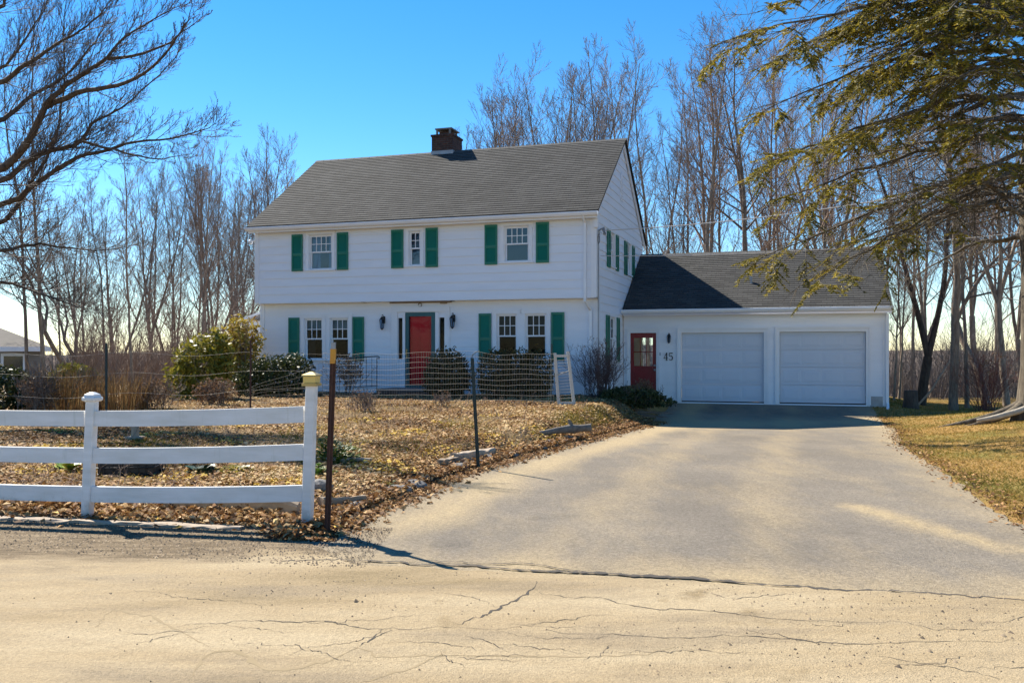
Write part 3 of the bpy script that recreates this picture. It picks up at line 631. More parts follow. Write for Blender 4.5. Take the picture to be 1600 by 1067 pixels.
for (u0, u1, z0, z1) in (D1, D2):
    casing(u0, u1, z0, z1, .12, T, 'garage_door_frame')
    mb = MB(T); rows = 4
    for r_ in range(rows):
        a = z0+.03+(z1-z0-.03)*r_/rows; b_ = z0+.03+(z1-z0-.03)*(r_+1)/rows
        mb.box(u0+.005, u1-.005, -.13, -.09, a+.004, b_-.004)
        for c in range(4):
            p0 = u0+.06+(u1-u0-.08)*c/4; p1 = u0+.02+(u1-u0-.08)*(c+1)/4
            for ins, o0, o1 in ((0, -.09, -.086), (.05, -.086, -.082)):
                q = ins; x0, x1, zz0, zz1 = p0+q, p1-q, a+.075+q, b_-.075-q
                e = .018
                mb.add([(x0, o0, zz0), (x1, o0, zz0), (x1, o0, zz1), (x0, o0, zz1), (x0+e, o1, zz0+e), (x1-e, o1, zz0+e), (x1-e, o1, zz1-e), (x0+e, o1, zz1-e)],
                       [(0, 1, 5, 4), (1, 2, 6, 5), (2, 3, 7, 6), (3, 0, 4, 7), (4, 5, 6, 7)])
    gd = mb.build('garage_door', DOORW, house, fix=False)
    MB(T).box(u0, u1, -.125, -.085, z0-.01, z0+.028).build('bottom_seal', BLACK, gd)
MB(T).box(.05, GX-.02, -.35, -.14, -.3, .012).build('garage_slab', CONC, house)
MB(T).box(GX-.44, GX-.05, .0, .02, -.02, .28).build('crawl_vent', LEAD, house)
casing(*SD, .1, T)
mb = MB(T); u0, u1, z0, z1 = SD; gz0, gz1 = 1.14, 2.04; gu0, gu1 = .36, .96
for a in ((u0, gu0, z0, z1), (gu1, u1, z0, z1), (gu0, gu1, z0, gz0), (gu0, gu1, gz1, z1)): mb.box(a[0]+.002, a[1]-.002, -.07, -.03, a[2], a[3])
for i in (1, 2): x = gu0+(gu1-gu0)*i/3; mb.box(x-.012, x+.012, -.065, -.032, gz0, gz1)
for i in (1,): z = gz0+(gz1-gz0)*i/2; mb.box(gu0, gu1, -.064, -.034, z-.012, z+.012)
for a in ((.36, .62, .25, .95), (.70, .96, .25, .95)): mb.box(a[0], a[1], -.03, -.022, a[2], a[3])
sdr = mb.build('side_door', DKRED, house)
p = MB(T); p.add([(gu0, -.05, gz0), (gu1, -.05, gz0), (gu1, -.05, gz1), (gu0, -.05, gz1)], [(0, 1, 2, 3)]); p.build('pane', GLASS, sdr, fix=False)
[MB(T).lathe([(.03, z-.03), (.035, z), (.03, z+.03)], 1.03, .01, 8).build('knob', LEAD, sdr) for z in (1.02, 1.16)]
mb = MB(T); mb.box(.15, 1.2, -.12, .02, -.2, .078); mb.build('door_sill', CONC, sdr)
MB(T).cbox(1.16, 1.21, .0, .025, 1.48, 1.57).build('doorbell', BLACK, house)
lantern(T, 1.49, 1.98, .62)
# house number 45
mb = MB(T)
def stroke(pts, wd):
    for (a, b_) in zip(pts[:-1], pts[1:]):
        a = np.array(a); b_ = np.array(b_); d = b_-a; d = d/np.linalg.norm(d); nrm = np.array([-d[1], d[0]])*wd/2; e = d*wd*.3
        q = [a-e+nrm, b_+e+nrm, b_+e-nrm, a-e-nrm]; n0 = .008
        mb.prism_y([(p[0], p[1]) for p in q], n0, .024)
bx, bz, hh = 1.32, 1.33, .23
stroke([(bx+.09, bz), (bx+.09, bz+hh)], .032); stroke([(bx+.085, bz+hh), (bx+.005, bz+.07)], .014); stroke([(bx, bz+.065), (bx+.13, bz+.065)], .018); stroke([(bx+.06, bz+.006), (bx+.12, bz+.006)], .012)
cx = bx+.165
stroke([(cx+.01, bz+hh-.01), (cx+.105, bz+hh-.005)], .028); stroke([(cx+.012, bz+hh), (cx+.006, bz+.125)], .013)
arc = [(cx+.05+.06*math.cos(a), bz+.073+.068*math.sin(a)) for a in np.linspace(2.3, -2.5, 11)]; stroke(arc[:3], .014); stroke(arc[2:8], .028); stroke(arc[7:], .015)
mb.build('house_number', BLACK, house)
mb = MB(); mb.box(GX-.02, GX+.06, GF-.12, GF-.05, .05, 2.72); mb.tube([(GX+.02, GF-.085, .1), (GX+.02, GF-.2, -.02), (GX-.02, GF-.6, -.1)], .045, 6); mb.build('downspout', TRIM, house)
MB().box(3.9, 3.98, 5.3, 5.38, 3.7, 4.02).build('roof_vent_pipe', LEAD, house)
# service entrance
mb = MB(); mb.box(.03, .06, .12, .17, .5, 5.0); mb.tube([(.05, .2, 5.0), (.12, .25, 5.05), (.2, .2, 4.95)], .03); mb.lathe([(.03, 5.02), (.05, 5.05), (.03, 5.1)], .16, .3, 8); mb.lathe([(.03, 4.9), (.05, 4.93), (.03, 4.98)], .16, .45, 8)
mb.build('service_mast', LEAD, house)
mb = MB(); mb.tube([(.06, .1+.13*math.cos(a), 4.75+.13*math.sin(a)) for a in np.linspace(0, 9, 26)], .008, 4); mb.tube([(.05, .3, 4.95), (.06, .12, 4.8)], .008, 4); mb.build('coiled_cable', BLACK, house)
def cable(p0, p1, sag, r_, label):
    p0 = np.array(p0); p1 = np.array(p1); q = np.linspace(0, 1, 30)[:, None]
    P = p0*(1-q)+p1*q; P[:, 2] -= sag*4*q[:, 0]*(1-q[:, 0])
    o = MB().tube([tuple(x) for x in P], r_, 5).build('service_cable', CABLE, None, fix=False); tag(o, label, 'cable'); return o
hx_, hy_ = hworld(.16, .4); cable((hx_, hy_, 5.02), (18.0, 21.0, 7.4), .55, .014, 'thick pale overhead cable rising from the upper gable bracket into the evergreen')
hx2, hy2 = hworld(.1, .15); cable((hx2, hy2, 4.28), (18.0, 22.0, 5.3), .35, .010, 'thin pale overhead cable crossing low over the garage ridge')
# ---------------- front steps, railing
g0 = .3
mb = MB(); mb.box(-6.25, -4.55, -.95, .285, 0, .48); mb.box(-6.55, -6.25, -.95, .28, 0, .40); mb.box(-6.85, -6.55, -.95, .28, 0, .30)
st = mb.build('front_steps', brick('step_brick', (.09, .05, .045), (.13, .075, .06), (.1, .095, .09))); st.location = (HO[0], HO[1], 0); st.rotation_euler = (0, 0, -A_)
tag(st, 'dark brick stoop and steps below the red front door', 'steps')
MB().box(-6.27, -4.53, -.97, .286, .481, .53).build('landing_slab', SLATE, st)
rl = root('stair_railing', (HO[0], HO[1], 0), 'black wrought iron railing with scroll end beside the brick front steps', 'railing', -A_)
mb = MB(); mb.tube([(-7.2, -.9, 1.42), (-6.25, -.9, 1.47), (-6.18, -.9, 1.45), (-6.2, -.9, 1.4), (-6.24, -.9, 1.42)], .018, 6); mb.build('hand_rail', IRON, rl); mb = MB(); mb.tube([(-7.2, -.9, 1.42), (-7.27, -.9, 1.36), (-7.24, -.9, 1.28), (-7.17, -.9, 1.3), (-7.18, -.9, 1.36)], .014, 6); mb.build('scroll', IRON, rl); mb = MB(); mb.tube([(-7.15, -.9, .55), (-6.25, -.9, .62)], .012, 6); mb.build('lower_rail', IRON, rl)
for x in (-7.15, -6.97, -6.79, -6.61, -6.43, -6.27): MB().tube([(x, -.9, .3 if x in (-7.15, -6.27) else .58), (x, -.9, 1.43)], .014 if x in (-7.15, -6.27) else .009, 5).build('baluster', IRON, rl)

# ------------------------------------------------------------------ neighbour house, far left
nb = root('neighbour_house', (-23.07, 32.8, 0), 'small beige grey neighbouring house half hidden behind bare trees at the left edge', 'house', R(28))
mb = MB(); mb.box(-6, 5.0, 0, 7, -2, 1.78); mb.build('wall', simple('pale_grey_clapboard', (.25, .235, .22), (.2, .19, .18), .7, 2), nb)
mb = MB(); mb.add([(-6.4, -.4, 1.76), (5.35, -.4, 1.76), (5.35, 7.4, 1.76), (-6.4, 7.4, 1.76), (-3.2, 3.5, 3.1), (2.3, 3.5, 3.1)], [(0, 1, 5, 4), (1, 2, 5), (2, 3, 4, 5), (3, 0, 4), (0, 3, 2, 1)]); mb.build('roof', simple('grey_roof', (.12, .105, .092), (.09, .08, .07), .9, 3), nb)
MB().box(-6.42, 5.37, -.44, -.4, 1.60, 1.78).build('fascia', TRIM, nb)
mb = MB()
for a in ((3.62, 3.72, .6, 1.42), (4.38, 4.48, .6, 1.42), (3.62, 4.48, 1.42, 1.52), (3.62, 4.48, .5, .6)): mb.box(a[0], a[1], -.06, -.005, a[2], a[3])
nw = mb.build('window', TRIM, nb); MB().box(3.72, 4.38, -.02, -.004, .6, 1.42).build('pane', simple('dark_pane', (.02, .025, .03), (.03, .03, .04), .1, 2), nw)

# ------------------------------------------------------------------ white rail fence
FD = np.array([-2.19, .41]); FD = FD/np.linalg.norm(FD); fa = math.atan2(-FD[1], -FD[0])
wf = root('rail_fence', (-1.9, 8.23, 0), 'white three-rail vinyl fence along the road in front of the leafy garden bed', 'fence', fa)
def post(x, h, lean, w_=.090):
    mb = MB(lambda a, b, c: (a+lean*c, b, c)); mb.cbox(x-w_/2, x+w_/2, -w_/2, w_/2, -.15, h, .008); return mb.build('post', VINYL, wf)
pr = post(0, 1.33, .035); pl_ = post(-2.28, 1.16, .05); p3 = post(-4.7, 1.16, .02)
mb = MB(lambda a, b, c: (a+.035*1.3, b, c)); mb.cbox(-.072, .072, -.072, .072, 1.32, 1.345, .01); mb.prism([(-.052, -.052), (.052, -.052), (.052, .052), (-.052, .052)], 1.345, 1.41)
cp = mb.build('post_cap', GOLD, pr); cp['label'] = 'brass coloured lantern post cap with amber panes'
mb = MB(lambda a, b, c: (a+.035*1.3, b, c))
for sx in (-1, 1):
    mb.box(sx*.056-.003, sx*.056+.003, -.058, .058, 1.348, 1.408); mb.box(-.058, .058, sx*.056-.003, sx*.056+.003, 1.348, 1.408)
mb.build('amber_pane', AMBER, cp)
mb = MB(lambda a, b, c: (a+.035*1.3, b, c)); mb.lathe([(.102, 1.408), (.10, 1.422), (.02, 1.45)], 0, 0, 4, math.pi/4, False); mb.build('cap_lid', GOLD, cp)
for x, ln in ((-2.28, .05), (-4.7, .02)):
    mb = MB(lambda a, b, c: (a+ln*1.16, b, c)); mb.lathe([(.068, 1.15), (.096, 1.165), (.096, 1.19), (.078, 1.2), (.073, 1.22), (.025, 1.242)], x, 0, 4, math.pi/4, False); mb.build('post_cap', VINYL, pl_ if x > -3 else p3)
def rail(x0, x1, z0, z1, h=.15, sag=.012):
    mb = MB(); k = 10; vs = []
    for i in range(k+1):
        q = i/k; x = x0+(x1-x0)*q; z = z0+(z1-z0)*q-sag*4*q*(1-q)
        vs += [(x, -.02, z-h), (x, .02, z-h), (x, .02, z), (x, -.02, z)]
    fs = [(4*i+a, 4*i+4+a, 4*i+4+(a+1) % 4, 4*i+(a+1) % 4) for i in range(k) for a in range(4)] + [(0, 1, 2, 3), (4*k+3, 4*k+2, 4*k+1, 4*k)]
    mb.add(vs, fs); mb.build('rail', VINYL, wf)
for zr, zl in ((1.13, 1.06), (.78, .70), (.40, .325)):
    rail(-.03, -2.24, zr, zl); rail(-2.30, -4.66, zl, zl+.01)

# ------------------------------------------------------------------ wire garden fence, stakes, trellis
def w_at(px, Y): return (px-800)/FPX*Y
wfz = root('wire_fence', (-2.5, 21.0, H(-2.5, 21)), 'sagging galvanised wire mesh fence standing before the foundation shrubs', 'fence')
def lw(x, z, y=0): return (x+2.5*0, y, z)
ch = []; rg = np.random.default_rng(8)
x0, x1 = w_at(505, 21)+2.5, w_at(866, 21)+2.5; zb = -.02; zt = 1.22
def topz_(x): return zt + .03*math.sin(x*1.7) + .02*math.sin(x*5.1)
for i, q in enumerate(np.linspace(0, 1, 11)):
    xs_ = np.linspace(x0, x1, 40); ch.append((np.stack([xs_, .03*np.sin(xs_*1.3), np.array([zb+(topz_(x)-zb)*q for x in xs_])+.012*np.sin(xs_*3+i)], -1), np.full(40, .0032), 3))
for x in np.arange(x0, x1, .058): 
    ch.append((np.array([[x+rg.normal(0, .006), .03*math.sin(x*1.3), zb], [x+rg.normal(0, .008), .03*math.sin(x*1.3), topz_(x)]]), np.full(2, .0022), 3))
V, F = tube_np(ch); np_obj('wire_mesh', V, F, WIRE, wfz)
ch = []; xa, xb = w_at(372, 20)+2.5, x0+.1     # slumped end of the mesh
for q in np.linspace(0, 1, 7):
    xs_ = np.linspace(xa, xb, 26); u = (xs_-xa)/(xb-xa)
    ch.append((np.stack([xs_, -.5+.3*u+.1*np.sin(u*6+q*3), .02+q*(.25+.75*u**.7)+.05*np.sin(u*5+q*2)], -1), np.full(26, .0034), 3))
for x in np.linspace(xa, xb, 22):
    u = (x-xa)/(xb-xa); ch.append((np.array([[x, -.5+.3*u+.1*math.sin(u*6+q*3), .02+q*(.25+.75*u**.7)+.05*math.sin(u*5+q*2)] for q in np.linspace(0, 1, 5)]), np.full(5, .0024), 3))
V, F = tube_np(ch); np_obj('slumped_mesh', V, F, WIRED, wfz)
sx = w_at(391, 18.6)+2.5
MB().tube([(sx, -2.4, -.1), (sx+.01, -2.4, 1.5)], .02, 5).build('stake', RUST, wfz)
ch = []
for z in (.45, .85, 1.25):
    xs_ = np.linspace(w_at(-30, 16)+2.5, sx, 30); ys_ = np.linspace(-4.6, -2.4, 30)
    ch.append((np.stack([xs_, ys_, z-.08*np.sin(np.linspace(0, 3.14, 30)*2)**2], -1), np.full(30, .0026), 3))
    xs_ = np.linspace(sx, x0, 10); ch.append((np.stack([xs_, np.linspace(-2.4, 0, 10), np.linspace(z, z*.95, 10)], -1), np.full(10, .0022), 3))
V, F = tube_np(ch); np_obj('strand', V, F, WIRE, wfz)
gs = w_at(166, 16.6); MB().tube([(gs+2.5, -4.4, -.2), (gs+2.5, -4.4, 1.42)], .024, 5).build('stake', GSTEEL, wfz)
# rusty stake and dark stake along the drive
def stake(name, x, y, top, lean, mat, label, r_=.024):
    z = H(x, y); s = root(name, (x, y, z), label, 'stake')
    mb = MB(lambda a, b, c: (a+lean*c, b, c)); h = top-z
    mb.prism([(-r_, -.005), (-.005, -.005), (-.005, -r_), (.005, -r_), (.005, -.005), (r_, -.005), (r_, .005), (-r_, .005)], -.2, h)
    for i in range(12): mb.box(-.007, .007, -r_-.006, -r_, .2+i*h/14, .23+i*h/14)
    mb.build('shaft', mat, s); return s, h
s1, h1 = stake('garden_stake', -1.66, 7.97, 1.56, .035, RUST, 'rusty steel stake with an orange band beside the lantern-capped fence post', .027)
mb = MB(lambda a, b, c: (a+.035*c, b, c)); mb.box(-.022, .022, -.038, .012, h1-.03, h1+.10); mb.build('orange_band', simple('orange_plastic', (.55, .26, .02), (.5, .2, .02), .5, 4), s1)
mb = MB(lambda a, b, c: (a+.035*c, b, c)); mb.box(-.018, .018, -.034, .010, h1+.10, h1+.16); mb.build('reflector', LEAD, s1)
s2, h2 = stake('garden_stake', -.47, 12.38, 1.54, -.055, GSTEEL, 'dark steel stake leaning beside the middle of the driveway edge')
mb = MB(); mb.tube([(-.09, 0, h2-.01), (-.085, 0, h2+.04), (-.02, 0, h2+.09), (.02, -.02, h2+.1)], .006, 4); mb.build('hook', GSTEEL, s2)
# trellis frame
tx, ty = w_at(882, 21.2), 21.2
PALEW2 = simple('greyed_white_wood', (.62, .57, .50), (.48, .43, .37), .8, 6, .003, 30, stretch=(6, 6, .6)); tr = root('trellis', (tx, ty, H(tx, ty)), 'narrow weathered wooden frame with wire rungs leaning by the corner shrub', 'trellis', 0)
tl = lambda a, b, c: (a, b+.22*c*.3, c)
mb = MB(tl); mb.prism_y([(-.17, 0), (-.10, 0), (-.19, 1.24), (-.26, 1.24)], -.02, .02); mb.build('rail', PALEW2, tr)
mb = MB(tl); mb.prism_y([(.19, 0), (.27, .0), (.12, 1.28), (.05, 1.28)], -.02, .02); mb.build('rail', PALEW2, tr)
MB(tl).box(-.25, .12, -.045, -.021, 1.14, 1.2).build('crosspiece', PALEW2, tr); MB(tl).box(-.15, .22, -.045, -.021, .02, .08).build('crosspiece', PALEW2, tr)
ch = [(np.array([tl(-.13-.07*z, 0, z), tl(.2-.11*z, .0, z+.02)]), np.full(2, .004), 4) for z in np.arange(.15, 1.1, .07)]; V, F = tube_np(ch); np_obj('rung', V, F, WIRE, tr)
mb = MB(tl); mb.tube([(-.17, -.04, .72), (.08, -.05, .80), (.12, -.05, .82)], .012, 5); mb.build('brace', WIRE, tr)
gp = MB(); gp.tube([(tx-.32, ty+.1, H(tx, ty)-.1), (tx-.30, ty+.1, 1.8)], .022, 5); tag(gp.build('fence_stake', GSTEEL), 'dark green steel stake at the right end of the wire mesh beside the wooden trellis', 'stake')
# ------------------------------------------------------------------ bare trees
def limb(rg, p, d, L, r0, r1, k, wander=.12, up=.06):
    pts = [np.array(p, float)]; d = np.array(d, float)
    for i in range(k):
        d = d + rg.normal(0, wander, 3) + np.array([0, 0, up]); d /= np.linalg.norm(d)
        pts.append(pts[-1]+d*L/k)
    return np.array(pts), np.linspace(r0, r1, k+1)
def along(ch, t):
    P = ch[0]; s = t*(len(P)-1); i = min(int(s), len(P)-2); f = s-i
    d = P[i+1]-P[i]; return P[i]*(1-f)+P[i+1]*f, d/np.linalg.norm(d), ch[1][i]*(1-f)+ch[1][i+1]*f
def side(rg, d, ang, az):
    ref = np.array([0, 0, 1.]) if abs(d[2]) < .95 else np.array([1., 0, 0])
    u = np.cross(d, ref); u /= np.linalg.norm(u); v = np.cross(d, u)
    return d*math.cos(ang) + (u*math.cos(az)+v*math.sin(az))*math.sin(ang)
def twigs(rg, parent, n, lratio, L0, out, levels, ns, ang=(.45, .9), up=.08, tmin=.2, rmin=.005, wander=.12, sides=3):
    az = rg.random()*6.28
    for i in range(n):
        t = tmin+(1-tmin)*(i+rg.random())/n; t = min(t, .98)
        p, d, r_ = along(parent, t); az += 2.4+rg.normal(0, .4)
        L = L0*lratio*(1.15-.75*t)*rg.uniform(.6, 1.25)
        r0 = max(rmin, min(r_*.55, L*.0105)); k = 4 if levels else 3
        c = limb(rg, p, side(rg, d, rg.uniform(*ang), az), L, r0, rmin*.75, k, wander, up)
        out.append((c[0], c[1], 4 if r0 > .02 else sides))
        if levels: twigs(rg, c, ns[0], .52, L, out, levels-1, ns[1:], ang, up, .15, rmin, wander, sides)
def gen_tree(seed, Ht=13.0, stems=1, fork=.0, r0=.13, n1=16, l1=.36, ns=(8, 7), ang=(.5, .95), up=.1, tmin=.25, wander=.07, rmin=.0065, lean=.05):
    rg = np.random.default_rng(seed); tr = []; cr = []
    base = limb(rg, (0, 0, -.4), side(rg, np.array([0, 0, 1.]), lean, rg.random()*6.28), max(Ht*fork, .01)+.4, r0*1.15, r0, 5, wander*.5, .02) if fork > 0 else None
    p0 = base[0][-1] if base else np.array([0, 0, -.4])
    if base: rr = base[1].copy(); rr[0] *= 1.25; tr.append((base[0], rr, 9))
    for s in range(stems):
        d = side(rg, np.array([0, 0, 1.]), (rg.uniform(.12, .3) if stems > 1 else lean), s*6.28/stems+rg.random())
        c = limb(rg, p0, d, Ht*(1-fork)*rg.uniform(.88, 1.0)+.4*(not base), r0*(.75 if stems > 1 else 1.), .012, 12, wander*.6, .05)
        if not base: c[1][0] *= 1.3
        tr.append((c[0], c[1], 8)); twigs(rg, c, n1, l1, Ht, cr, 2, ns, ang, up, tmin, rmin)
    return tr, cr
def mesh_of(name, chains, mat):
    V, F = tube_np(chains); o = np_obj(name, V, F, mat, smooth=True); me = o.data; bpy.data.objects.remove(o); return me
KINDS = {}
def kind(k, tm, cm, **kw):
    tr, cr = gen_tree(**kw); KINDS[k] = (mesh_of('trunk', tr, tm), mesh_of('crown', cr, cm), kw.get('Ht', 13.0))
kind('slim', BARK, TWIG, seed=1, r0=.085, n1=26, l1=.22, ns=(9, 8), ang=(.45, .9), up=.10, tmin=.25, rmin=.0052)
TBARK = bark('tan_bark', (.13, .095, .07), (.38, .30, .23))
kind('slim2', TBARK, TWIGR, seed=12, r0=.085, n1=28, l1=.25, ns=(9, 7), ang=(.4, .8), up=.13, tmin=.3, rmin=.0052)
kind('vase', BARK, TWIG, seed=3, stems=3, fork=.2, r0=.10, n1=14, l1=.27, ns=(9, 7), ang=(.35, .8), up=.12, tmin=.15, rmin=.0052)
kind('vase2', TBARK, TWIGR, seed=4, stems=3, fork=.3, r0=.11, n1=14, l1=.25, ns=(9, 7), ang=(.4, .85), up=.12, tmin=.1, rmin=.0052)
kind('broad', BARK, TWIG, seed=5, stems=2, fork=.35, r0=.13, n1=16, l1=.34, ns=(9, 7), ang=(.55, 1.05), up=.07, tmin=.15, wander=.1, rmin=.0055)
kind('twin', DBARK, TWIG, seed=6, stems=2, fork=.14, r0=.17, n1=15, l1=.26, ns=(8, 7), ang=(.5, .95), up=.08, tmin=.25)
kind('crooked', BARK, TWIG, seed=7, stems=2, fork=.3, r0=.12, n1=14, l1=.36, ns=(8, 7), ang=(.6, 1.1), up=.03, tmin=.1, wander=.22, lean=.35)
kind('pole', TBARK, TWIGR, seed=8, r0=.09, n1=22, l1=.18, ns=(9, 7), ang=(.5, .9), up=.12, tmin=.4, rmin=.0052)
def bare(k, px, Y, top, label, group=None, rz=None, rg=np.random.default_rng(77), zoff=0):
    """px, top: bearing and height as surveyed from the road; Y metres away"""
    x = w_at(px, Y); z = H(x, Y); h = topz(top, Y)-z; m = KINDS[k]
    o = root('bare_tree', (x, Y, z), label, 'tree', rz if rz is not None else rg.random()*6.28, group)
    s = h/m[2]; o.scale = (s*rg.uniform(.9, 1.05), s*rg.uniform(.9, 1.05), s)
    link(bpy.data.objects.new('trunk', m[0]), o); link(bpy.data.objects.new('crown', m[1]), o); return o
bare('slim', 43, 25, 90, 'tall bare tree rising in front of the grey neighbouring house, the nearer to its window')
bare('slim2', 72, 25.5, 40, 'tall bare tree with straight dark trunk just right of the grey neighbouring house')
bare('slim', 95, 33, 300, 'thin bare tree between the neighbouring house and the crooked leaning tree')
bare('crooked', 126, 28, 260, 'crooked bare tree whose trunk leans and forks low over the tan grasses')
bare('slim2', 207, 30, 200, 'straight bare tree standing alone above the brush, between crooked tree and many-stemmed tree')
bare('vase', 243, 37, 240, 'bare tree with low slender forks just left of the tallest many-stemmed tree')
bare('vase2', 312, 37, 205, 'tallest many-stemmed bare tree left of the house, with thick double trunk')
bare('vase', 332, 39, 225, 'upright bare tree close behind the thick double trunk left of the house')
bare('slim', 357, 36, 300, 'thin bare tree nearest the left end of the house above the side porch')
bare('vase2', 418, 48, 208, 'rounded bare tree crown showing above the left slope of the roof')
bare('slim2', 460, 50, 245, 'small bare tree tip peeking over the left end of the roof')
bare('vase', 385, 46, 262, 'bare tree just beyond the upper left corner of the house')
for px, Y, top, k in ((165, 42, 280, 'slim'), (268, 46, 290, 'slim2'), (340, 52, 250, 'vase'), (110, 44, 300, 'vase2'), (190, 54, 300, 'vase'), (228, 56, 285, 'slim2'), (262, 58, 280, 'vase'), (300, 60, 270, 'slim2'), (360, 58, 275, 'vase2'), (375, 54, 300, 'slim'), (135, 56, 310, 'slim2'), (405, 60, 280, 'slim2'), (148, 36, 330, 'crooked')):
    bare(k, px, Y, top, 'bare tree in the far row of the thicket left of the house', 'bare trees in the far row left of the house')
# behind the roof and the garage
for px, Y, top, k, lb in ((762, 52, 190, 'vase', 'lowest bare treetop just right of the chimney above the roof ridge'), (800, 52, 165, 'vase2', 'bare treetop second from the chimney above the roof ridge'),
    (835, 50, 128, 'vase', 'bare treetop rising over the middle of the roof ridge'), (868, 50, 120, 'vase2', 'bare treetop just left of the tallest crown above the roof ridge'), (930, 46, 82, 'vase', 'tallest bare crown above the roof ridge near the gable peak'),
    (1014, 38, 92, 'slim', 'slender bare tree right beside the gable peak of the house'), (1116, 36, 44, 'vase2', 'large bare tree with wide V fork behind the garage ridge'),
    (1160, 37, 62, 'broad', 'bare tree just right of the large V forked tree behind the garage'), (1048, 44, 200, 'vase', 'low bushy bare tree between the gable and the V forked tree')):
    bare(k, px, Y, top, lb)
bare('vase', 905, 52, 100, 'bare treetop between the two tallest crowns above the roof ridge')
for px, Y, top, k in ((780, 58, 185, 'vase'), (818, 58, 150, 'slim2'), (850, 57, 125, 'vase'), (950, 54, 110, 'slim2'), (1085, 46, 120, 'slim2'), (1035, 50, 150, 'slim'), (1135, 48, 130, 'slim2'),
    (1185, 42, 80, 'slim2'), (1232, 40, 75, 'slim2'), (1280, 38, 60, 'vase2'), (1305, 44, 100, 'slim2'), (1330, 40, 80, 'pole'), (1375, 39, 90, 'slim2'), (1290, 54, 140, 'vase2'), (1215, 56, 160, 'vase2'), ):
    bare(k, px, Y, top, 'slim bare tree in the crowded row far behind the house roof and garage', 'bare trees in the crowded row behind the house')
bare('twin', 1436, 30, 90, 'dark trunked bare tree splitting into twin stems right of the garage')
bare('broad', 1490, 27.5, 60, 'bare tree with pale brown trunk between the dark twin tree and the red shrub')
bare('slim', 1511, 28.5, 110, 'thin bare tree close right of the pale brown trunk beyond the lawn')
bare('crooked', 1548, 30, 120, 'bare tree leaning behind the red stemmed shrub', rz=2.6)
bare('vase2', 1574, 29, 100, 'thick bare trunk right behind the red shrub, next to the evergreen trunk')
for px, Y, top in ((1396, 30, 330), (1404, 32, 290), (1412, 34, 300)): bare('slim2', px, Y, top, 'thin sapling in the clump just right of the garage corner', 'saplings right of the garage corner')
for px, Y, top, k in ((1460, 45, 150, 'vase'), (1530, 48, 140, 'vase2'), (1425, 50, 180, 'slim2'), (1595, 44, 120, 'vase'), (1560, 55, 190, 'slim2')):
    bare(k, px, Y, top, 'bare tree in the far row on the slope beyond the right lawn', 'bare trees in the far row right of the garage')
# big near tree whose trunk stands just outside the left edge
rg = np.random.default_rng(21)
KT = 1.45; bt = root('large_bare_tree', (-18.2, 19.6, H(-18.2, 19.6)), 'large spreading bare tree reaching its limbs in from the left edge over the fence', 'tree')
B0 = np.array([-18.2, 19.6, H(-18.2, 19.6)])
main = []; crown = []
def P3(zx, zy, Y): px, py = zx/3.333, zy/3.333; return np.array([w_at(px, Y), Y, topz(py, Y)])-B0
trunk = (1.3*np.array([[0, 0, -.3], [.05, 0, 1.2], [.0, .1, 2.6], [.15, .1, 3.8], [.2, .2, 5.2], [.1, .3, 7], [.0, .3, 10.]]), 1.3*np.array([.36, .29, .25, .22, .18, .13, .05]))
main.append((trunk[0], trunk[1], 12))
LIMBS = [  # control points on the survey grid, distance at start and end, radius at start, first attachment height on trunk
 ([(0, 900), (100, 800), (180, 680), (240, 540), (340, 440), (480, 360), (560, 300), (640, 200), (800, 100), (960, 20)], 13.0, 12.0, .085, 3.2),
 ([(0, 640), (60, 590), (160, 500), (260, 450), (380, 370), (470, 250), (540, 160), (585, -20)], 14.0, 15.0, .06, 4.4),
 ([(60, 1067), (180, 960), (300, 880), (400, 820), (560, 780), (700, 740), (900, 720), (1060, 680), (1130, 640)], 13.5, 12.5, .06, 2.4),
 ([(0, 960), (130, 850), (250, 790), (360, 760), (430, 740), (460, 660), (520, 620), (640, 560), (740, 470), (880, 350), (960, 220)], 13.0, 14.0, .06, 2.8),
 ([(240, 560), (400, 480), (560, 460), (700, 420), (850, 300), (960, 150), (1010, 20)], 12.8, 11.5, .05, None),
 ([(0, 450), (100, 360), (200, 300), (300, 230), (420, 160), (520, 80), (600, -30)], 13.2, 12.6, .06, 5.0),
 ([(0, 380), (80, 280), (170, 150), (230, 60), (270, -60)], 14.5, 15.0, .045, 5.4),
 ([(0, 1460), (100, 1490), (250, 1540), (400, 1600), (500, 1615)], 13.5, 12.6, .045, 1.6),
 ([(0, 1310), (100, 1285), (200, 1265), (350, 1295), (550, 1305), (720, 1270)], 13.8, 14.6, .05, 2.0),
 ([(0, 1180), (90, 1080), (160, 950), (240, 830), (300, 700), (330, 500), (340, 300), (330, 100), (360, -60)], 14.2, 14.8, .055, 2.2),
 ([(0, 60), (40, -20), (80, -120)], 13, 13, .07, 6),
 ([(430, 740), (600, 780), (740, 820), (850, 830), (1000, 800)], 13, 12, .025, None),
 ([(560, 300), (700, 300), (850, 240), (950, 170), (1060, 80)], 12.4, 11.6, .03, None)]
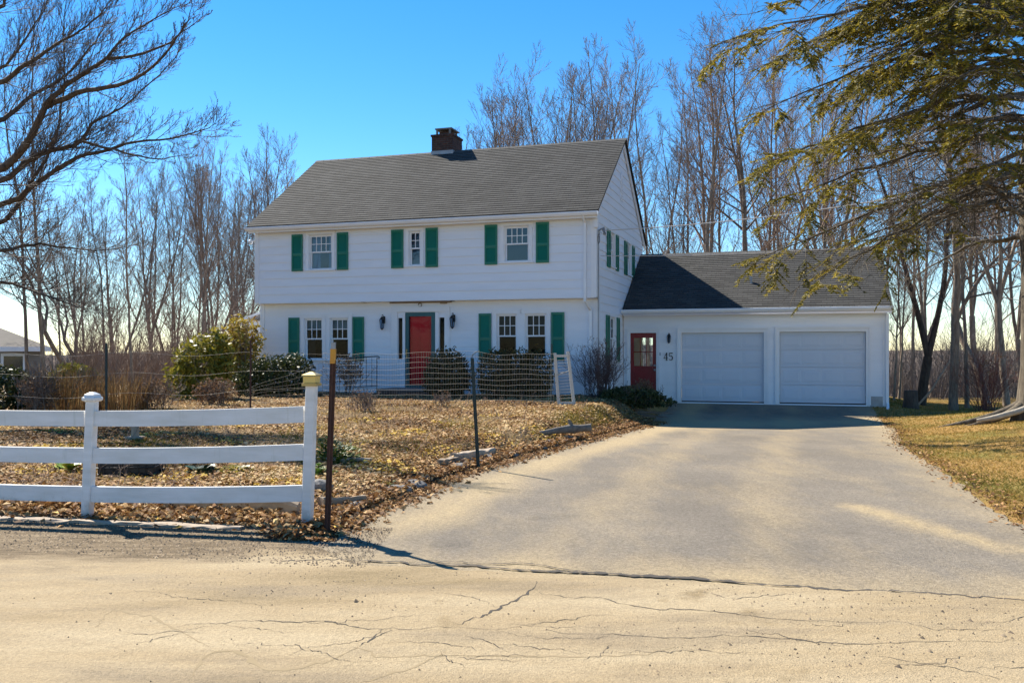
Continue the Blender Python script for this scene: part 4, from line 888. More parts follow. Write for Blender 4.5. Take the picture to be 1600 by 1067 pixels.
for pts, Ya, Yb, r_, att in LIMBS:
    Ya *= KT; Yb *= KT; r_ *= KT*1.2; att = att and att*1.35
    k = len(pts); P = [P3(x, y, Ya+(Yb-Ya)*i/(k-1)) for i, (x, y) in enumerate(pts)]
    if att is not None: P = [np.array([.1, .1, att-.6]), (np.array([.1, .1, att])*.5+P[0]*.5)] + P
    P = np.array(P); s = np.linspace(0, len(P)-1, (len(P)-1)*3+1)
    Q = np.stack([np.interp(s, range(len(P)), P[:, j]) for j in range(3)], -1)
    Q[1:-1] = (Q[:-2]+Q[1:-1]*2+Q[2:])/4; Q += rg.normal(0, .012, Q.shape)
    rad = np.linspace(r_*.72, .004, len(Q))
    main.append((Q, rad, 7)); L = np.linalg.norm(np.diff(Q, axis=0), axis=1).sum()
    twigs(rg, (Q, rad), int(L*4.6), .23, min(L, 6.2), crown, 2, (7, 5), (.3, .75), .12, .1, .0036, .06)
V, F = tube_np(main); np_obj('trunk', V, F, bark('near_tree_bark', (.035, .026, .02), (.14, .105, .08)), bt, smooth=True)
V, F = tube_np(crown); np_obj('crown', V, F, simple('near_tree_twigs', (.07, .052, .043), (.12, .09, .074), .8, 2), bt, smooth=True)

# ------------------------------------------------------------------ hemlock at the right
rg = np.random.default_rng(9)
HX, HY = w_at(1617, 19.5), 19.5; HB = np.array([HX, HY, H(HX, HY)])
hem = root('hemlock_tree', tuple(HB), 'large evergreen at the right edge with drooping olive green sprays and bare grey inner branches', 'tree')
tch = []; zz = np.array([-.3, 0, .4, 1.2, 3, 5, 7, 9, 11, 14]); tch.append((np.stack([.05*np.sin(zz), .05*np.cos(zz*1.3), zz], -1), np.array([.55, .46, .36, .32, .29, .26, .23, .19, .15, .05]), 14))
for a, L in ((3.3, 1.7), (2.7, 1.3), (4.1, 1.2), (4.8, 1.1), (0.4, 1.2), (3.0, 2.1)):
    d = np.array([math.cos(a), math.sin(a)]); q = np.linspace(0, 1, 7)
    P = np.stack([d[0]*(.2+L*q)+.06*np.sin(q*7), d[1]*(.2+L*q)+.06*np.cos(q*6), .42*(1-q)**2-.03], -1)
    for r_ in range(7): P[r_, 2] += H(HB[0]+P[r_, 0], HB[1]+P[r_, 1])-HB[2]
    tch.append((P, np.linspace(.11, .02, 7), 7))
V, F = tube_np(tch); np_obj('trunk', V, F, PBARK, hem, smooth=True)
bch = []; NV = []; NF = []; NR = []; sprays = []
def spray(p, d, L, dens):
    """short needles either side of a twig: one flat drooping spray"""
    n = max(5, int(L*dens)); sd_ = np.cross(d, [0, 0, 1.]); sd_ /= np.linalg.norm(sd_)+1e-6
    tone = np.clip(rg.normal(.5, .22), 0, 1)
    for i in range(n):
        q = rg.random(); s = 1 if rg.random() < .5 else -1
        o = p+d*L*q; l = rg.uniform(.06, .125)*(1.1-.4*q)
        e = d*rg.uniform(.3, .8)+s*sd_*rg.uniform(.5, 1.)+np.array([0, 0, rg.uniform(-.45, .25)]); e /= np.linalg.norm(e)
        wv = np.cross(e, rg.normal(0, 1, 3)); wv *= rg.uniform(.010, .018)/(np.linalg.norm(wv)+1e-6)
        k = len(NV)*3; NV.append([o-wv, o+wv, o+e*l]); NF.append([k, k+1, k+2]); NR.append(np.clip(tone+rg.normal(0, .16), 0, 1))
def hbranch(z0, tip, bare_in=.35, fol=.8, r_=.06, arch=.5, dens=66, nlat=None):
    a = np.array([0, 0, z0]); b_ = np.array(tip)-HB
    k = 14; q = np.linspace(0, 1, k)[:, None]; P = a*(1-q)+b_*q
    P[:, 2] += arch*np.sin(q[:, 0]*math.pi)**1.0; P += rg.normal(0, .035, P.shape)*np.sin(q*math.pi)
    rad = np.linspace(r_, .008, k); bch.append((P, rad, 6)); L = np.linalg.norm(b_-a)
    n = nlat or int(L*4.2)
    for i in range(n):
        t = .15+.85*(i+rg.random()*.6)/n; t = min(t, .985); p, d, rr = along((P, rad), t)
        s = 1 if i % 2 else -1; sdv = np.cross(d, [0, 0, 1.]); sdv /= np.linalg.norm(sdv)+1e-6
        dd = d*.75+s*sdv*rg.uniform(.5, 1.0)+np.array([0, 0, rg.uniform(-.35, .1)]); dd /= np.linalg.norm(dd)
        Ll = L*.30*(1.25-t)*rg.uniform(.5, 1.25)+.25
        c = limb(rg, p, dd, Ll, max(.007, rr*.45), .004, 6, .12, -.05); bch.append((c[0], c[1], 4))
        green = t > bare_in+rg.normal(0, .12) and rg.random() < fol*.95 and math.sin(t*17+z0*5)*.5+math.sin(t*7+z0*3) > -.95
        for j in range(int(5+Ll*5.5)):
            t2 = .12+.88*rg.random(); p2, d2, _ = along(c, min(t2, .98)); s2 = 1 if j % 2 else -1
            sv = np.cross(d2, [0, 0, 1.]); sv /= np.linalg.norm(sv)+1e-6
            d3 = d2*.8+s2*sv*rg.uniform(.4, .95)+np.array([0, 0, rg.uniform(-.5, .1)]); d3 /= np.linalg.norm(d3)
            l3 = rg.uniform(.18, .5)
            bch.append((np.array([p2, p2+d3*l3*.55+[0, 0, .01], p2+d3*l3+[0, 0, -.04]]), np.array([.005, .004, .0025]), 3))
            if green: spray(p2, d3, l3, dens)
        if green: spray(c[0][-3], (c[0][-1]-c[0][-3])/np.linalg.norm(c[0][-1]-c[0][-3]+1e-9), Ll*.4, dens)
def hp_(px, py, Y): return (w_at(px, Y), Y, topz(py, Y))
for z0, tip, bi, fo, ar in (
    (8.6, hp_(1128, 66, 15.0), .25, .75, .55), (9.6, hp_(1200, 10, 16), .5, .45, .3), (9.0, hp_(1215, 92, 17), .2, .9, .6), (8.0, hp_(1195, 172, 16.5), .3, .95, .5),
    (7.4, hp_(1290, 150, 18.5), .2, .95, .5), (7.2, hp_(1190, 258, 17), .5, .9, .25), (6.5, hp_(1198, 318, 17.5), .62, .9, .1), (6.0, hp_(1184, 405, 18), .72, .95, .0),
    (5.7, hp_(1272, 440, 16.8), .66, .95, .05), (5.3, hp_(1300, 392, 19.5), .66, .9, .1), (5.0, hp_(1395, 372, 17), .8, .5, .1), (4.7, hp_(1420, 300, 15.5), .6, .5, .3),
    (8.4, hp_(1330, 120, 16), .15, .95, .5), (8.8, hp_(1420, 90, 15), .1, .95, .5), (7.8, hp_(1400, 165, 17), .1, .95, .4), (7.0, hp_(1350, 205, 16), .25, .9, .3),
    (9.6, hp_(1330, 30, 17), .4, .6, .3), (10.2, hp_(1270, -30, 17), .4, .6, .3), (10.6, hp_(1400, -20, 16), .3, .7, .3), (11, hp_(1330, -110, 18), .3, .8, .3), (9.8, hp_(1480, 20, 14.5), .2, .9, .4), (11.5, hp_(1480, -60, 15), .2, .9, .4),
    (6.2, hp_(1290, 262, 20), .6, .6, .2), (6.6, hp_(1380, 235, 21.5), .4, .6, .3), (5.4, hp_(1360, 330, 18), .75, .5, .1), (4.4, hp_(1480, 330, 16.5), .9, .3, .2), (4.0, hp_(1420, 440, 20.5), .95, .1, .3),
    (7.5, hp_(1500, 120, 14.5), .2, .9, .3), (6.4, hp_(1520, 200, 15), .3, .8, .2), (5.2, hp_(1540, 260, 15.5), .5, .6, .2), (8.8, hp_(1560, 60, 14.5), .2, .9, .3),
    (7.0, hp_(1800, 150, 17), .3, .8, .3), (8.5, hp_(1820, 60, 20), .3, .8, .3), (7.5, hp_(1650, 120, 24.5), .3, .8, .3), (9.5, hp_(1600, 20, 24), .3, .8, .3)):
    hbranch(z0, tip, bi, fo, .065, ar)
HEML = leafmat('hemlock_needles', [(.075, .075, .014), (.165, .145, .02), (.275, .22, .025), (.40, .30, .04)], .6, .42)
V, F = tube_np(bch); np_obj('branches', V, F, PBARK, hem, smooth=True)
np_obj('needles', np.array(NV).reshape(-1, 3), np.array(NF), HEML, hem, NR)

# ------------------------------------------------------------------ shrubs
def leafcloud(rg, ells, n, size, aspect=.45, shell=.55, clump=0, droop=0.0, flat=0.0):
    P = []; tot = sum(e[3]*e[4]*e[5] for e in ells)
    for (cx, cy, cz, rx, ry, rz) in ells:
        m = int(n*rx*ry*rz/tot); d = rg.normal(0, 1, (m, 3)); d /= np.linalg.norm(d, axis=1)[:, None]
        rr = (shell+(1-shell)*rg.random(m)**.7)*(1+.16*np.sin(d[:, 0]*6+cx*3)*np.sin(d[:, 1]*5+cy)*np.cos(d[:, 2]*6)+rg.normal(0, .06, m))
        p = d*rr[:, None]*[rx, ry, rz]+[cx, cy, cz]
        hole = np.sin(p[:, 0]*9+cx)*np.sin(p[:, 1]*8+1)*np.sin(p[:, 2]*10+cz)
        P.append(p[hole > -.55+.1*rg.random(len(p))])
    P = np.concatenate(P); m = len(P)
    a = rg.normal(0, 1, (m, 3)); a[:, 2] = a[:, 2]*(1-flat)-droop; a /= np.linalg.norm(a, axis=1)[:, None]
    b_ = np.cross(a, rg.normal(0, 1, (m, 3))); b_ /= np.linalg.norm(b_, axis=1)[:, None]+1e-6
    s = size*rg.uniform(.6, 1.35, m)[:, None]; a = a*s; b_ = b_*s*aspect
    V = np.stack([P-a, P+b_*.9, P+a, P-b_*.9], 1).reshape(-1, 3); F = np.arange(m*4).reshape(-1, 4)
    return V, F, np.clip(rg.normal(.5, .25, m), 0, 1)
YEW = leafmat('yew_leaves', [(.028, .030, .010), (.055, .052, .016), (.09, .075, .025), (.13, .095, .04)], .6, .2)
DKG = leafmat('dark_evergreen_leaves', [(.012, .022, .008), (.03, .042, .012), (.06, .07, .02), (.13, .13, .045)], .5, .2)
GOLDL = leafmat('golden_green_leaves', [(.07, .085, .012), (.17, .16, .02), (.28, .23, .03), (.36, .30, .07)], .45, .35)
YELL = leafmat('dry_yellow_leaves', [(.22, .15, .02), (.33, .24, .035), (.42, .32, .06), (.25, .13, .04)], .6, .35)
RUSTL = leafmat('russet_leaves', [(.12, .06, .03), (.2, .11, .06), (.26, .16, .09), (.16, .1, .07)], .8, .2)
GRN = leafmat('fresh_green_leaves', [(.03, .07, .012), (.06, .12, .015), (.11, .17, .02), (.2, .22, .03)], .5, .3)
def stems(rg, n, h, spread, r0=.009, lv=1, ns=(4,), up=.05, base=.12):
    out = []
    for i in range(n):
        a = rg.random()*6.28; d = np.array([math.cos(a)*spread*rg.random(), math.sin(a)*spread*rg.random(), 1.]); d /= np.linalg.norm(d)
        c = limb(rg, (rg.normal(0, base), rg.normal(0, base), -.05), d, h*rg.uniform(.65, 1.05), r0, .003, 6, .1, up)
        out.append((c[0], c[1], 4)); twigs(rg, c, 6, .34, h, out, lv, ns, (.3, .8), .06, .25, .003)
    return out
def shrub(name, px, Y, label, ells, n, size, mat, seed, cat='shrub', stem=None, aspect=.45, shell=.55, z=None, **kw):
    rg = np.random.default_rng(seed); x = w_at(px, Y); z = H(x, Y) if z is None else z
    o = root(name, (x, Y, z), label, cat)
    if stem: V, F = tube_np(stems(rg, *stem)); np_obj('stems', V, F, kw.get('smat', TWIG), o, smooth=True)
    if n:
        V, F, A = leafcloud(rg, ells, n, size, aspect, shell, droop=kw.get('droop', 0)); np_obj('leaves', V, F, mat, o, A)
    return o
shrub('evergreen_shrub', 432, 25.2, 'dark broad evergreen shrub with sunlit top at the left corner of the house', [(0, 0, .55, 1.05, .8, .62), (-.5, -.2, .4, .75, .7, .55), (.55, 0, .65, .6, .6, .55)], 7500, .055, DKG, 1, stem=(14, 1.0, .8))
shrub('azalea_shrub', 543, 25.4, 'thin twiggy brown leaved shrub left of the iron railing', [(0, 0, .75, .5, .45, .48)], 700, .045, RUSTL, 2, stem=(18, 1.25, .75, .010, 1, (4,)), shell=.3)
shrub('yew_shrub', 699, 24.6, 'rounded clipped yew right of the red front door', [(0, 0, .62, .62, .55, .72), (.2, 0, .5, .5, .5, .55), (-.25, 0, .5, .45, .5, .5)], 7000, .05, YEW, 3, stem=(12, 1.1, .6))
shrub('yew_hedge', 805, 24.1, 'wide clipped yew hedge under the right pair of windows', [(-.5, 0, .62, .58, .5, .72), (.05, 0, .6, .62, .5, .74), (.55, 0, .6, .52, .5, .72), (0, 0, .35, 1.05, .5, .42)], 11000, .05, YEW, 4, stem=(16, 1.1, .9))
shrub('bare_shrub', 938, 23.9, 'leafless purplish shrub with fine upright twigs at the right corner of the house', [(0, 0, 1.0, .7, .6, .6)], 260, .03, RUSTL, 5, stem=(64, 1.6, .85, .010, 1, (5,), .04, .16), shell=.3, smat=simple('purple_brown_bark', (.07, .045, .045), (.12, .08, .075), .8, 4))
shrub('juniper_shrub', 985, 23.4, 'low dark spreading juniper at the upper end of the driveway edge', [(-.3, 0, .22, .55, .5, .3), (.35, -.1, .2, .6, .4, .26), (.85, -.2, .12, .35, .3, .12)], 3800, .06, DKG, 6, stem=(16, .7, 1.4), aspect=.3)
shrub('twiggy_shrub', 1003, 24.9, 'small rounded brown shrub directly before the dark red side door', [(0, 0, .38, .36, .36, .42)], 2200, .035, RUSTL, 7, stem=(26, .8, .8, .007, 1, (4,)), shell=.35)
shrub('rhododendron', 318, 23.5, 'golden green leaved rhododendron left of the house by the wire fence', [(0, 0, .85, .75, .7, .85), (-.4, -.3, .5, .5, .5, .6), (.35, .2, 1.15, .45, .45, .6), (.2, .3, 1.5, .3, .3, .4)], 2900, .10, GOLDL, 8, stem=(14, 1.7, .5), aspect=.35, droop=.4)
shrub('forsythia_shrub', 378, 27.2, 'dry yellow leaved shrub rising against the left end of the house', [(0, 0, 1.5, .75, .5, .85), (-.2, 0, .9, .7, .5, .8)], 2600, .085, YELL, 10, stem=(20, 2.2, .5), aspect=.4, shell=.25, droop=.3)
shrub('hydrangea_shrub', 336, 20.6, 'low russet twiggy shrub in front of the golden rhododendron', [(0, 0, .3, .55, .45, .35)], 1300, .04, RUSTL, 11, stem=(30, .7, .9, .006, 1, (4,)), shell=.3)
shrub('evergreen_shrub', 25, 18.6, 'dark green shrub at the left edge below the neighbouring house', [(-.2, 0, .5, .55, .5, .5), (.3, 0, .4, .4, .45, .42)], 2600, .06, DKG, 12, stem=(10, .8, .8))
shrub('evergreen_shrub', 112, 20.5, 'olive green shrub among the tan ornamental grasses', [(0, 0, .5, .55, .45, .5)], 1700, .06, GOLDL, 14, stem=(10, .8, .8))
shrub('red_twig_shrub', 1540, 27.0, 'red stemmed bare shrub beyond the right lawn beside the evergreen trunk', [(0, 0, 1.3, .9, .7, .6)], 240, .04, RUSTL, 13, stem=(34, 2.1, .8, .012, 1, (5,), .02, .15), smat=simple('red_bark', (.13, .035, .025), (.2, .06, .04), .7, 4), shell=.3)
GRS = leafmat('tan_grass_blades', [(.13, .06, .025), (.21, .11, .04), (.29, .165, .06), (.38, .25, .11)], .7, .35)
def blades(rg, n, h, rad, wid, lean=.35):
    a = rg.random(n)*6.28; r_ = rad*np.sqrt(rg.random(n)); bx = r_*np.cos(a); by = r_*np.sin(a)
    hh = h*rg.uniform(.45, 1.05, n); th = rg.random(n)*6.28; le = lean*hh*rg.random(n)
    wv = np.stack([np.cos(th), np.sin(th), 0*th], -1)*wid/2; B = np.stack([bx, by, 0*bx-.03], -1)
    M = B+np.stack([np.cos(a)*le*.35, np.sin(a)*le*.35, hh*.6], -1); T_ = B+np.stack([np.cos(a)*le, np.sin(a)*le, hh], -1)
    V = np.stack([B-wv, B+wv, M+wv*.8, M-wv*.8, T_+wv*.15, T_-wv*.15], 1).reshape(-1, 3)
    i = np.arange(n)[:, None]*6; F = np.concatenate([i+[0, 1, 2, 3], i+[3, 2, 4, 5]])
    rr = rg.random(n); return V, F, np.concatenate([rr, rr])
for i, (px, Y, h, lb) in enumerate(((82, 18.4, 1.15, 'leftmost clump of tall tan ornamental grass'), (108, 18.0, 1.25, 'tall tan grass clump just left of the capped middle fence post'), (150, 19.0, .95, 'short tan grass clump at the foot of the green steel stake'), (188, 18.6, 1.05, 'tan grass clump just right of the green steel stake'), (212, 19.4, .8, 'smallest tan grass clump, farthest right of the grasses'))):
    rg = np.random.default_rng(40+i); x = w_at(px, Y); V, F, A = blades(rg, 210, h, .36, .011, .5)
    o = np_obj('ornamental_grass', V, F, GRS, None, A); o.location = (x, Y, H(x, Y)); tag(o, lb, 'grass clump')

# ------------------------------------------------------------------ garden things
def timber(p0, p1, hgt, wid, mat, label, name='landscape_timber', zl=.0):
    p0 = np.array(p0); p1 = np.array(p1); L = np.linalg.norm(p1-p0); a = math.atan2(*(p1-p0)[::-1]); rg = np.random.default_rng(int(L*1000))
    k = max(6, int(L/.12)); vs = []; prof = [(-.5, 0), (-.5, .8), (-.38, 1), (.38, 1), (.5, .8), (.5, 0)]
    for i in range(k+1):
        q = i/k; x, y = p0+(p1-p0)*q; z = H(x, y)+zl
        for (u, v) in prof: vs.append((L*q+rg.normal(0, .006), u*wid+rg.normal(0, .006), z-.08 if v == 0 else z+v*hgt+rg.normal(0, .006)))
    n = 6; fs = [(n*i+j, n*i+n+j, n*i+n+(j+1) % n, n*i+(j+1) % n) for i in range(k) for j in range(n)]+[tuple(range(n)), tuple(range(n*k, n*k+n))[::-1]]
    mb = MB(); mb.add(vs, fs); o = mb.build(name, mat); o.location = (p0[0], p0[1], 0); o.rotation_euler = (0, 0, a); tag(o, label, 'timber'); return o
timber((-6.0, 8.78), (-2.45, 8.08), .045, .12, PALEWOOD, 'long pale timber lying flat along the road edge under the fence')
timber((-3.55, 8.95), (-2.08, 8.66), .15, .07, WOOD, 'upright brown edging board behind the bottom fence rail', zl=-.02)
timber((-1.95, 9.05), (-1.55, 9.35), .14, .10, WOOD, 'short edging board behind the rusty stake', zl=-.02)
timber((-.82, 12.7), (-.30, 13.6), .10, .14, PALEWOOD, 'weathered timber beside the leaning dark stake at the driveway edge')
timber((-.98, 12.3), (-.78, 12.75), .07, .12, WOOD, 'short dark timber end just before the weathered timber on the driveway edge')
timber((-4.1, 12.2), (-1.9, 11.9), .05, .08, PALEWOOD, 'thin pale board lying among leaves behind the middle fence rail')
# weathered log with a stub by the lawn patch
lx_, ly_ = 1.02, 16.3
lg = MB(); lg.tube([(-.75, -.5, .04), (-.3, -.2, .08), (.1, .05, .10), (.25, .12, .10)], [.05, .07, .10, .08], 9); lg.tube([(.1, .05, .1), (.08, .05, .2), (.03, .05, .29)], [.07, .05, .03], 7); lg.tube([(.1, .05, .08), (.4, .2, .1), (.62, .22, .11)], [.09, .08, .09], 9)
lo = lg.build('driftwood_log', simple('grey_driftwood', (.2, .17, .14), (.11, .09, .075), .9, 7, .01, 20)); lo.location = (lx_, ly_, H(lx_-.3, ly_)-.01); lo.scale = (.72, .8, .85); tag(lo, 'grey weathered log with an upright stub where the lawn patch meets the driveway', 'log')
def rock(x, y, r_, label, seed, group=None, sq=.55):
    rg = np.random.default_rng(seed); bm = bmesh.new(); bmesh.ops.create_icosphere(bm, subdivisions=2, radius=r_)
    ph = rg.random(3)*6
    for v in bm.verts:
        c = v.co; k = 1+.22*math.sin(c.x/r_*2.6+ph[0])*math.cos(c.y/r_*2.2+ph[1])+rg.normal(0, .05); c *= k; c.z *= sq
    me = bpy.data.meshes.new('stone'); bm.to_mesh(me); bm.free(); me.materials.append(STONE)
    o = link(bpy.data.objects.new('stone', me)); o.location = (x, y, H(x, y)+r_*.15); o.rotation_euler = (0, 0, rg.random()*6); tag(o, label, 'stone', group)
rg = np.random.default_rng(31)
for i in range(15):
    y = 9.2+i*.5+rg.normal(0, .12); x = np.interp(y, YL, XL)-.16+rg.normal(0, .06); rock(x, y, rg.uniform(.07, .15), 'small grey stone in the ragged leafy edge of the driveway', 100+i, 'stones along the leafy driveway edge')
rock(-2.15, 9.9, .16, 'largest pale stone in the bed just left of the lantern-capped post', 130)
# black wire crate behind the fence
cx, cy = w_at(205, 11.0), 11.0
cr = root('wire_crate', (cx, cy, H(cx, cy)), 'low black wire crate lying in the leaves behind the lower fence rails', 'crate', .12)
ch = []
for x in np.linspace(-.34, .34, 8):
    ch.append((np.array([[x, -.25, 0], [x, -.25, .26]]), np.full(2, .006), 4)); ch.append((np.array([[x, .25, 0], [x, .25, .26]]), np.full(2, .006), 4)); ch.append((np.array([[x, -.25, .26], [x, .25, .26]]), np.full(2, .006), 4))
for z in (.02, .1, .18, .26):
    ch.append((np.array([[-.34, -.25, z], [.34, -.25, z], [.34, .25, z], [-.34, .25, z], [-.34, -.25, z]]), np.full(5, .008), 4))
V, F = tube_np(ch); np_obj('wire_frame', V, F, BLACK, cr)
MB().box(-.32, .32, -.23, .23, .005, .16).build('crate_liner', BLACK, cr)
px_, py_ = w_at(211, 14.2), 14.2
ps = MB(); ps.cbox(-.05, .05, -.05, .05, -.1, .30, .01); ps.cbox(-.13, .13, -.1, .1, -.05, .05, .02); po = ps.build('post_stub', PALEWOOD); po.location = (px_, py_, H(px_, py_)); tag(po, 'short weathered post stub between the upper two fence rails', 'post')
MB_ = None
def clump(name, px, Y, n, size, mat, r_, h, label, seed, cat='plant'):
    rg = np.random.default_rng(seed); x = w_at(px, Y); V = []; A = []
    for i in range(n):
        a = rg.random()*6.28; q = rg.random(); e = np.array([math.cos(a), math.sin(a), rg.uniform(.2, 1.1)]); e /= np.linalg.norm(e)
        s = np.cross(e, [0, 0, 1.]); s /= np.linalg.norm(s); b_ = np.array([math.cos(a)*r_*q, math.sin(a)*r_*q, h*rg.random()*(1-q*.6)]); L = size*rg.uniform(.6, 1.3)
        V += [b_, b_+e*L*.5+s*L*.32, b_+e*L-[0, 0, L*.25], b_+e*L*.5-s*L*.32]; A.append(rg.random())
    o = np_obj(name, np.array(V), np.arange(n*4).reshape(-1, 4), mat, None, A); o.location = (x, Y, H(x, Y)-.01); tag(o, label, cat); return o
clump('green_plant', 515, 12.0, 620, .085, GRN, .40, .34, 'fresh green leafy clump right of the lantern-capped post', 1)
clump('green_plant', 497, 11.0, 160, .08, GRN, .2, .12, 'lower green leafy clump hard by the lantern-capped post', 5)
clump('cabbage_plant', 316, 11.0, 46, .14, simple('blue_green_leaf', (.03, .07, .035), (.045, .09, .05), .5, 3), .16, .06, 'dark blue green cabbage like plant above the bottom fence rail', 2)
clump('yellow_green_plant', 368, 11.0, 120, .07, GOLDL, .26, .08, 'low yellow green plant right of the dark cabbage plant', 3)
clump('lettuce_plant', 108, 11.2, 14, .20, simple('chartreuse_leaf', (.30, .38, .03), (.36, .42, .06), .4, 3), .07, .03, 'bright chartreuse leafy plant left of the middle fence post', 4)
clump('yellow_green_plant', 610, 10.6, 90, .06, GRN, .22, .05, 'small green plant in the driveway edge litter right of the rusty stake', 6)
# right side: stump, log, fallen branch
sx_, sy_ = hworld(8.55, 4.35)
tp = MB(); tp.lathe([(.30, -.25), (.24, .0), (.20, .25), (.19, .52), (.17, .54)], 0, 0, 14); so_ = tp.build('tree_stump', DBARK); so_.location = (sx_, sy_, H(sx_, sy_)); tag(so_, 'dark tree stump standing at the right corner of the garage', 'stump')
q = (w_at(1570, 19.0), 19.0)
lg = MB(); lg.tube([(-.55, .1, .05), (-.2, .02, .12), (.25, -.05, .26), (.5, -.05, .36)], [.035, .06, .065, .055], 9); o = lg.build('split_log', simple('pale_split_wood', (.5, .44, .36), (.32, .27, .2), .9, 7, .01, 20, stretch=(1, 4, 4))); o.location = (q[0], q[1], H(*q)); tag(o, 'pale weathered log leaning against the foot of the evergreen', 'log')
q = (w_at(1455, 29), 29.0)
lg = MB(); lg.tube([(-.5, 0, .0), (0, 0, .55), (.5, .2, 1.2), (.9, .3, 1.75)], [.035, .03, .026, .015], 7); o = lg.build('fallen_branch', PALEWOOD); o.location = (q[0], q[1], H(*q)); tag(o, 'pale dead branch propped up between the twin tree and the brown trunk', 'branch')
q = (w_at(1035, 23.0), 23.0)
ch = []; rg = np.random.default_rng(4)
for i in range(30):
    a = rg.normal(2.9, .35); L = rg.uniform(.4, 1.2); p = np.array([rg.normal(0, .3), rg.normal(0, .25), .04+rg.random()*.16]); e = p+np.array([math.cos(a)*L, math.sin(a)*L*.5, rg.uniform(-.05, .12)])
    ch.append((np.stack([p, (p+e)/2+[0, 0, .03], e]), np.array([.009, .007, .003]), 4))
V, F = tube_np(ch); o = np_obj('brush_pile', V, F, TWIGR); o.location = (q[0]-.2, q[1], H(q[0]-.4, q[1])); tag(o, 'small pile of cut twigs between the juniper and the top of the driveway', 'brush pile')

# ------------------------------------------------------------------ uncountable stuff
rg = np.random.default_rng(50)
def bedmask(x, y): return (x < np.interp(y, YL, XL)-.05+rg.normal(0, .12, len(x))) & (y+.19*(x+1.97)-8.15 > rg.normal(0, .08, len(x)))
def flakes(x, y, size, lift, rg, curl=.36):
    m = len(x); z = hz(x, y)+lift; th = rg.random(m)*6.28
    nrm = np.stack([rg.normal(0, curl, m), rg.normal(0, curl, m), np.ones(m)], -1); nrm /= np.linalg.norm(nrm, axis=1)[:, None]
    a = np.stack([np.cos(th), np.sin(th), 0*th], -1); a -= nrm*(a*nrm).sum(1)[:, None]; b_ = np.cross(nrm, a)
    s = size[:, None]; P = np.stack([x, y, z], -1)
    V = np.stack([P-a*s, P+b_*s*.55+nrm*s*.25, P+a*s, P-b_*s*.55+nrm*s*.2], 1).reshape(-1, 3)
    return V, np.arange(m*4).reshape(-1, 4)
LIT = leafmat('fallen_leaves', [(.07, .032, .014), (.20, .095, .035), (.36, .195, .075), (.50, .31, .13), (.62, .46, .26), (.62, .41, .06)], .8, .15)
n = 230000; u = rg.random(n); y = 8.0+17.5*u**1.35; x = np.interp(y, YL, XL)-rg.random(n)**1.15*(9+.75*(y-8)); k = bedmask(x, y); x, y = x[k], y[k]
thin = np.sin(x*1.9+np.sin(y*1.3)*1.5)*np.sin(y*1.6+x*.7); k = rg.random(len(x)) < np.where(thin > .0, 1, np.where(thin > -.45, .55, .16)); x, y = x[k], y[k]
size = rg.uniform(.010, .038, len(x))*(1+.7*(rg.random(len(x)) < .12)); V, F = flakes(x, y, size, rg.random(len(x))*.03, rg)
patch = .30*np.sin(x*1.3+2*np.sin(y*.7))*np.sin(y*1.1+1.5*np.sin(x*.5))+.1*np.sin(x*4.1+y)*np.sin(y*3.7-x); A = np.clip(rg.normal(.42, .25, len(x))+patch, 0, .85); gold = (np.sin(x*2.2+y)*np.sin(y*2.7-x) > .45) & (rg.random(len(x)) < .35) & (y > 10) & (y < 18); A[gold] = 1.0
tag(np_obj('leaf_litter', V, F, LIT, None, A), 'brown and golden fallen leaves covering the garden bed beside the driveway', 'leaves', kind='stuff')
n = 16000; y = 7.6+15*rg.random(n)**1.2; x = np.interp(y, YL, XL)+rg.normal(-.02, .17, n); V, F = flakes(x, y, rg.uniform(.012, .05, n), .02+rg.random(n)*.07*(x < np.interp(y, YL, XL)), rg, .7)
tag(np_obj('edge_litter', V, F, LIT, None, np.clip(rg.normal(.3, .2, n), 0, .9)), 'curled russet leaves heaped along the left driveway edge', 'leaves', kind='stuff')
n = 9000; x = -8+6.6*rg.random(n); y = 8.35-.19*(x+1.97)+rg.normal(.02, .17, n); V, F = flakes(x, y, rg.uniform(.012, .05, n), .01+rg.random(n)**2*.06, rg, .7)
tag(np_obj('verge_litter', V, F, LIT, None, np.clip(rg.normal(.35, .25, n), 0, 1)), 'large dead leaves and stalks on the verge below the white fence', 'leaves', kind='stuff')
LG = leafmat('dry_lawn_blades', [(.12, .115, .016), (.23, .17, .03), (.38, .24, .06), (.5, .33, .11)], .8, .35)
def turf(name, x, y, label, h, green, rg):
    m = len(x); z = hz(x, y); th = rg.random(m)*6.28; ph = rg.random(m)*6.28; L = h*rg.uniform(.5, 1.3, m)
    wv = np.stack([np.cos(th), np.sin(th), 0*th], -1)*(.0045+.0004*y)[:, None]; P = np.stack([x, y, z-.005], -1)
    e = np.stack([np.cos(ph)*L*.9, np.sin(ph)*L*.9, L*rg.uniform(.3, .9, m)], -1)
    V = np.stack([P-wv, P+wv, P+e], 1).reshape(-1, 3)
    tag(np_obj(name, V, np.arange(m*3).reshape(-1, 3), LG, None, np.clip(rg.normal(.62, .22, m)-green, 0, 1)), label, 'grass', kind='stuff')
n = 120000; y = 6+26*rg.random(n)**1.5; x = np.interp(y, YR, XR)+.08+rg.normal(0, .09, n)+rg.random(n)**1.3*(2+.55*(y-4))
gr = .5*np.clip(np.sin(x*1.1+.7*y)*np.sin(y*.9-.4*x)+.15, 0, 1); turf('lawn_grass', x, y, 'dry yellow lawn with greener patches right of the driveway', .05, gr, rg)
n = 14000; y = rg.normal(18.8, 1.3, n); x = np.interp(y, YL, XL)-.1-np.abs(rg.normal(0, .45, n)); turf('grass_patch', x, y, 'small yellow green grass patch left of the upper driveway', .045, .32, rg)
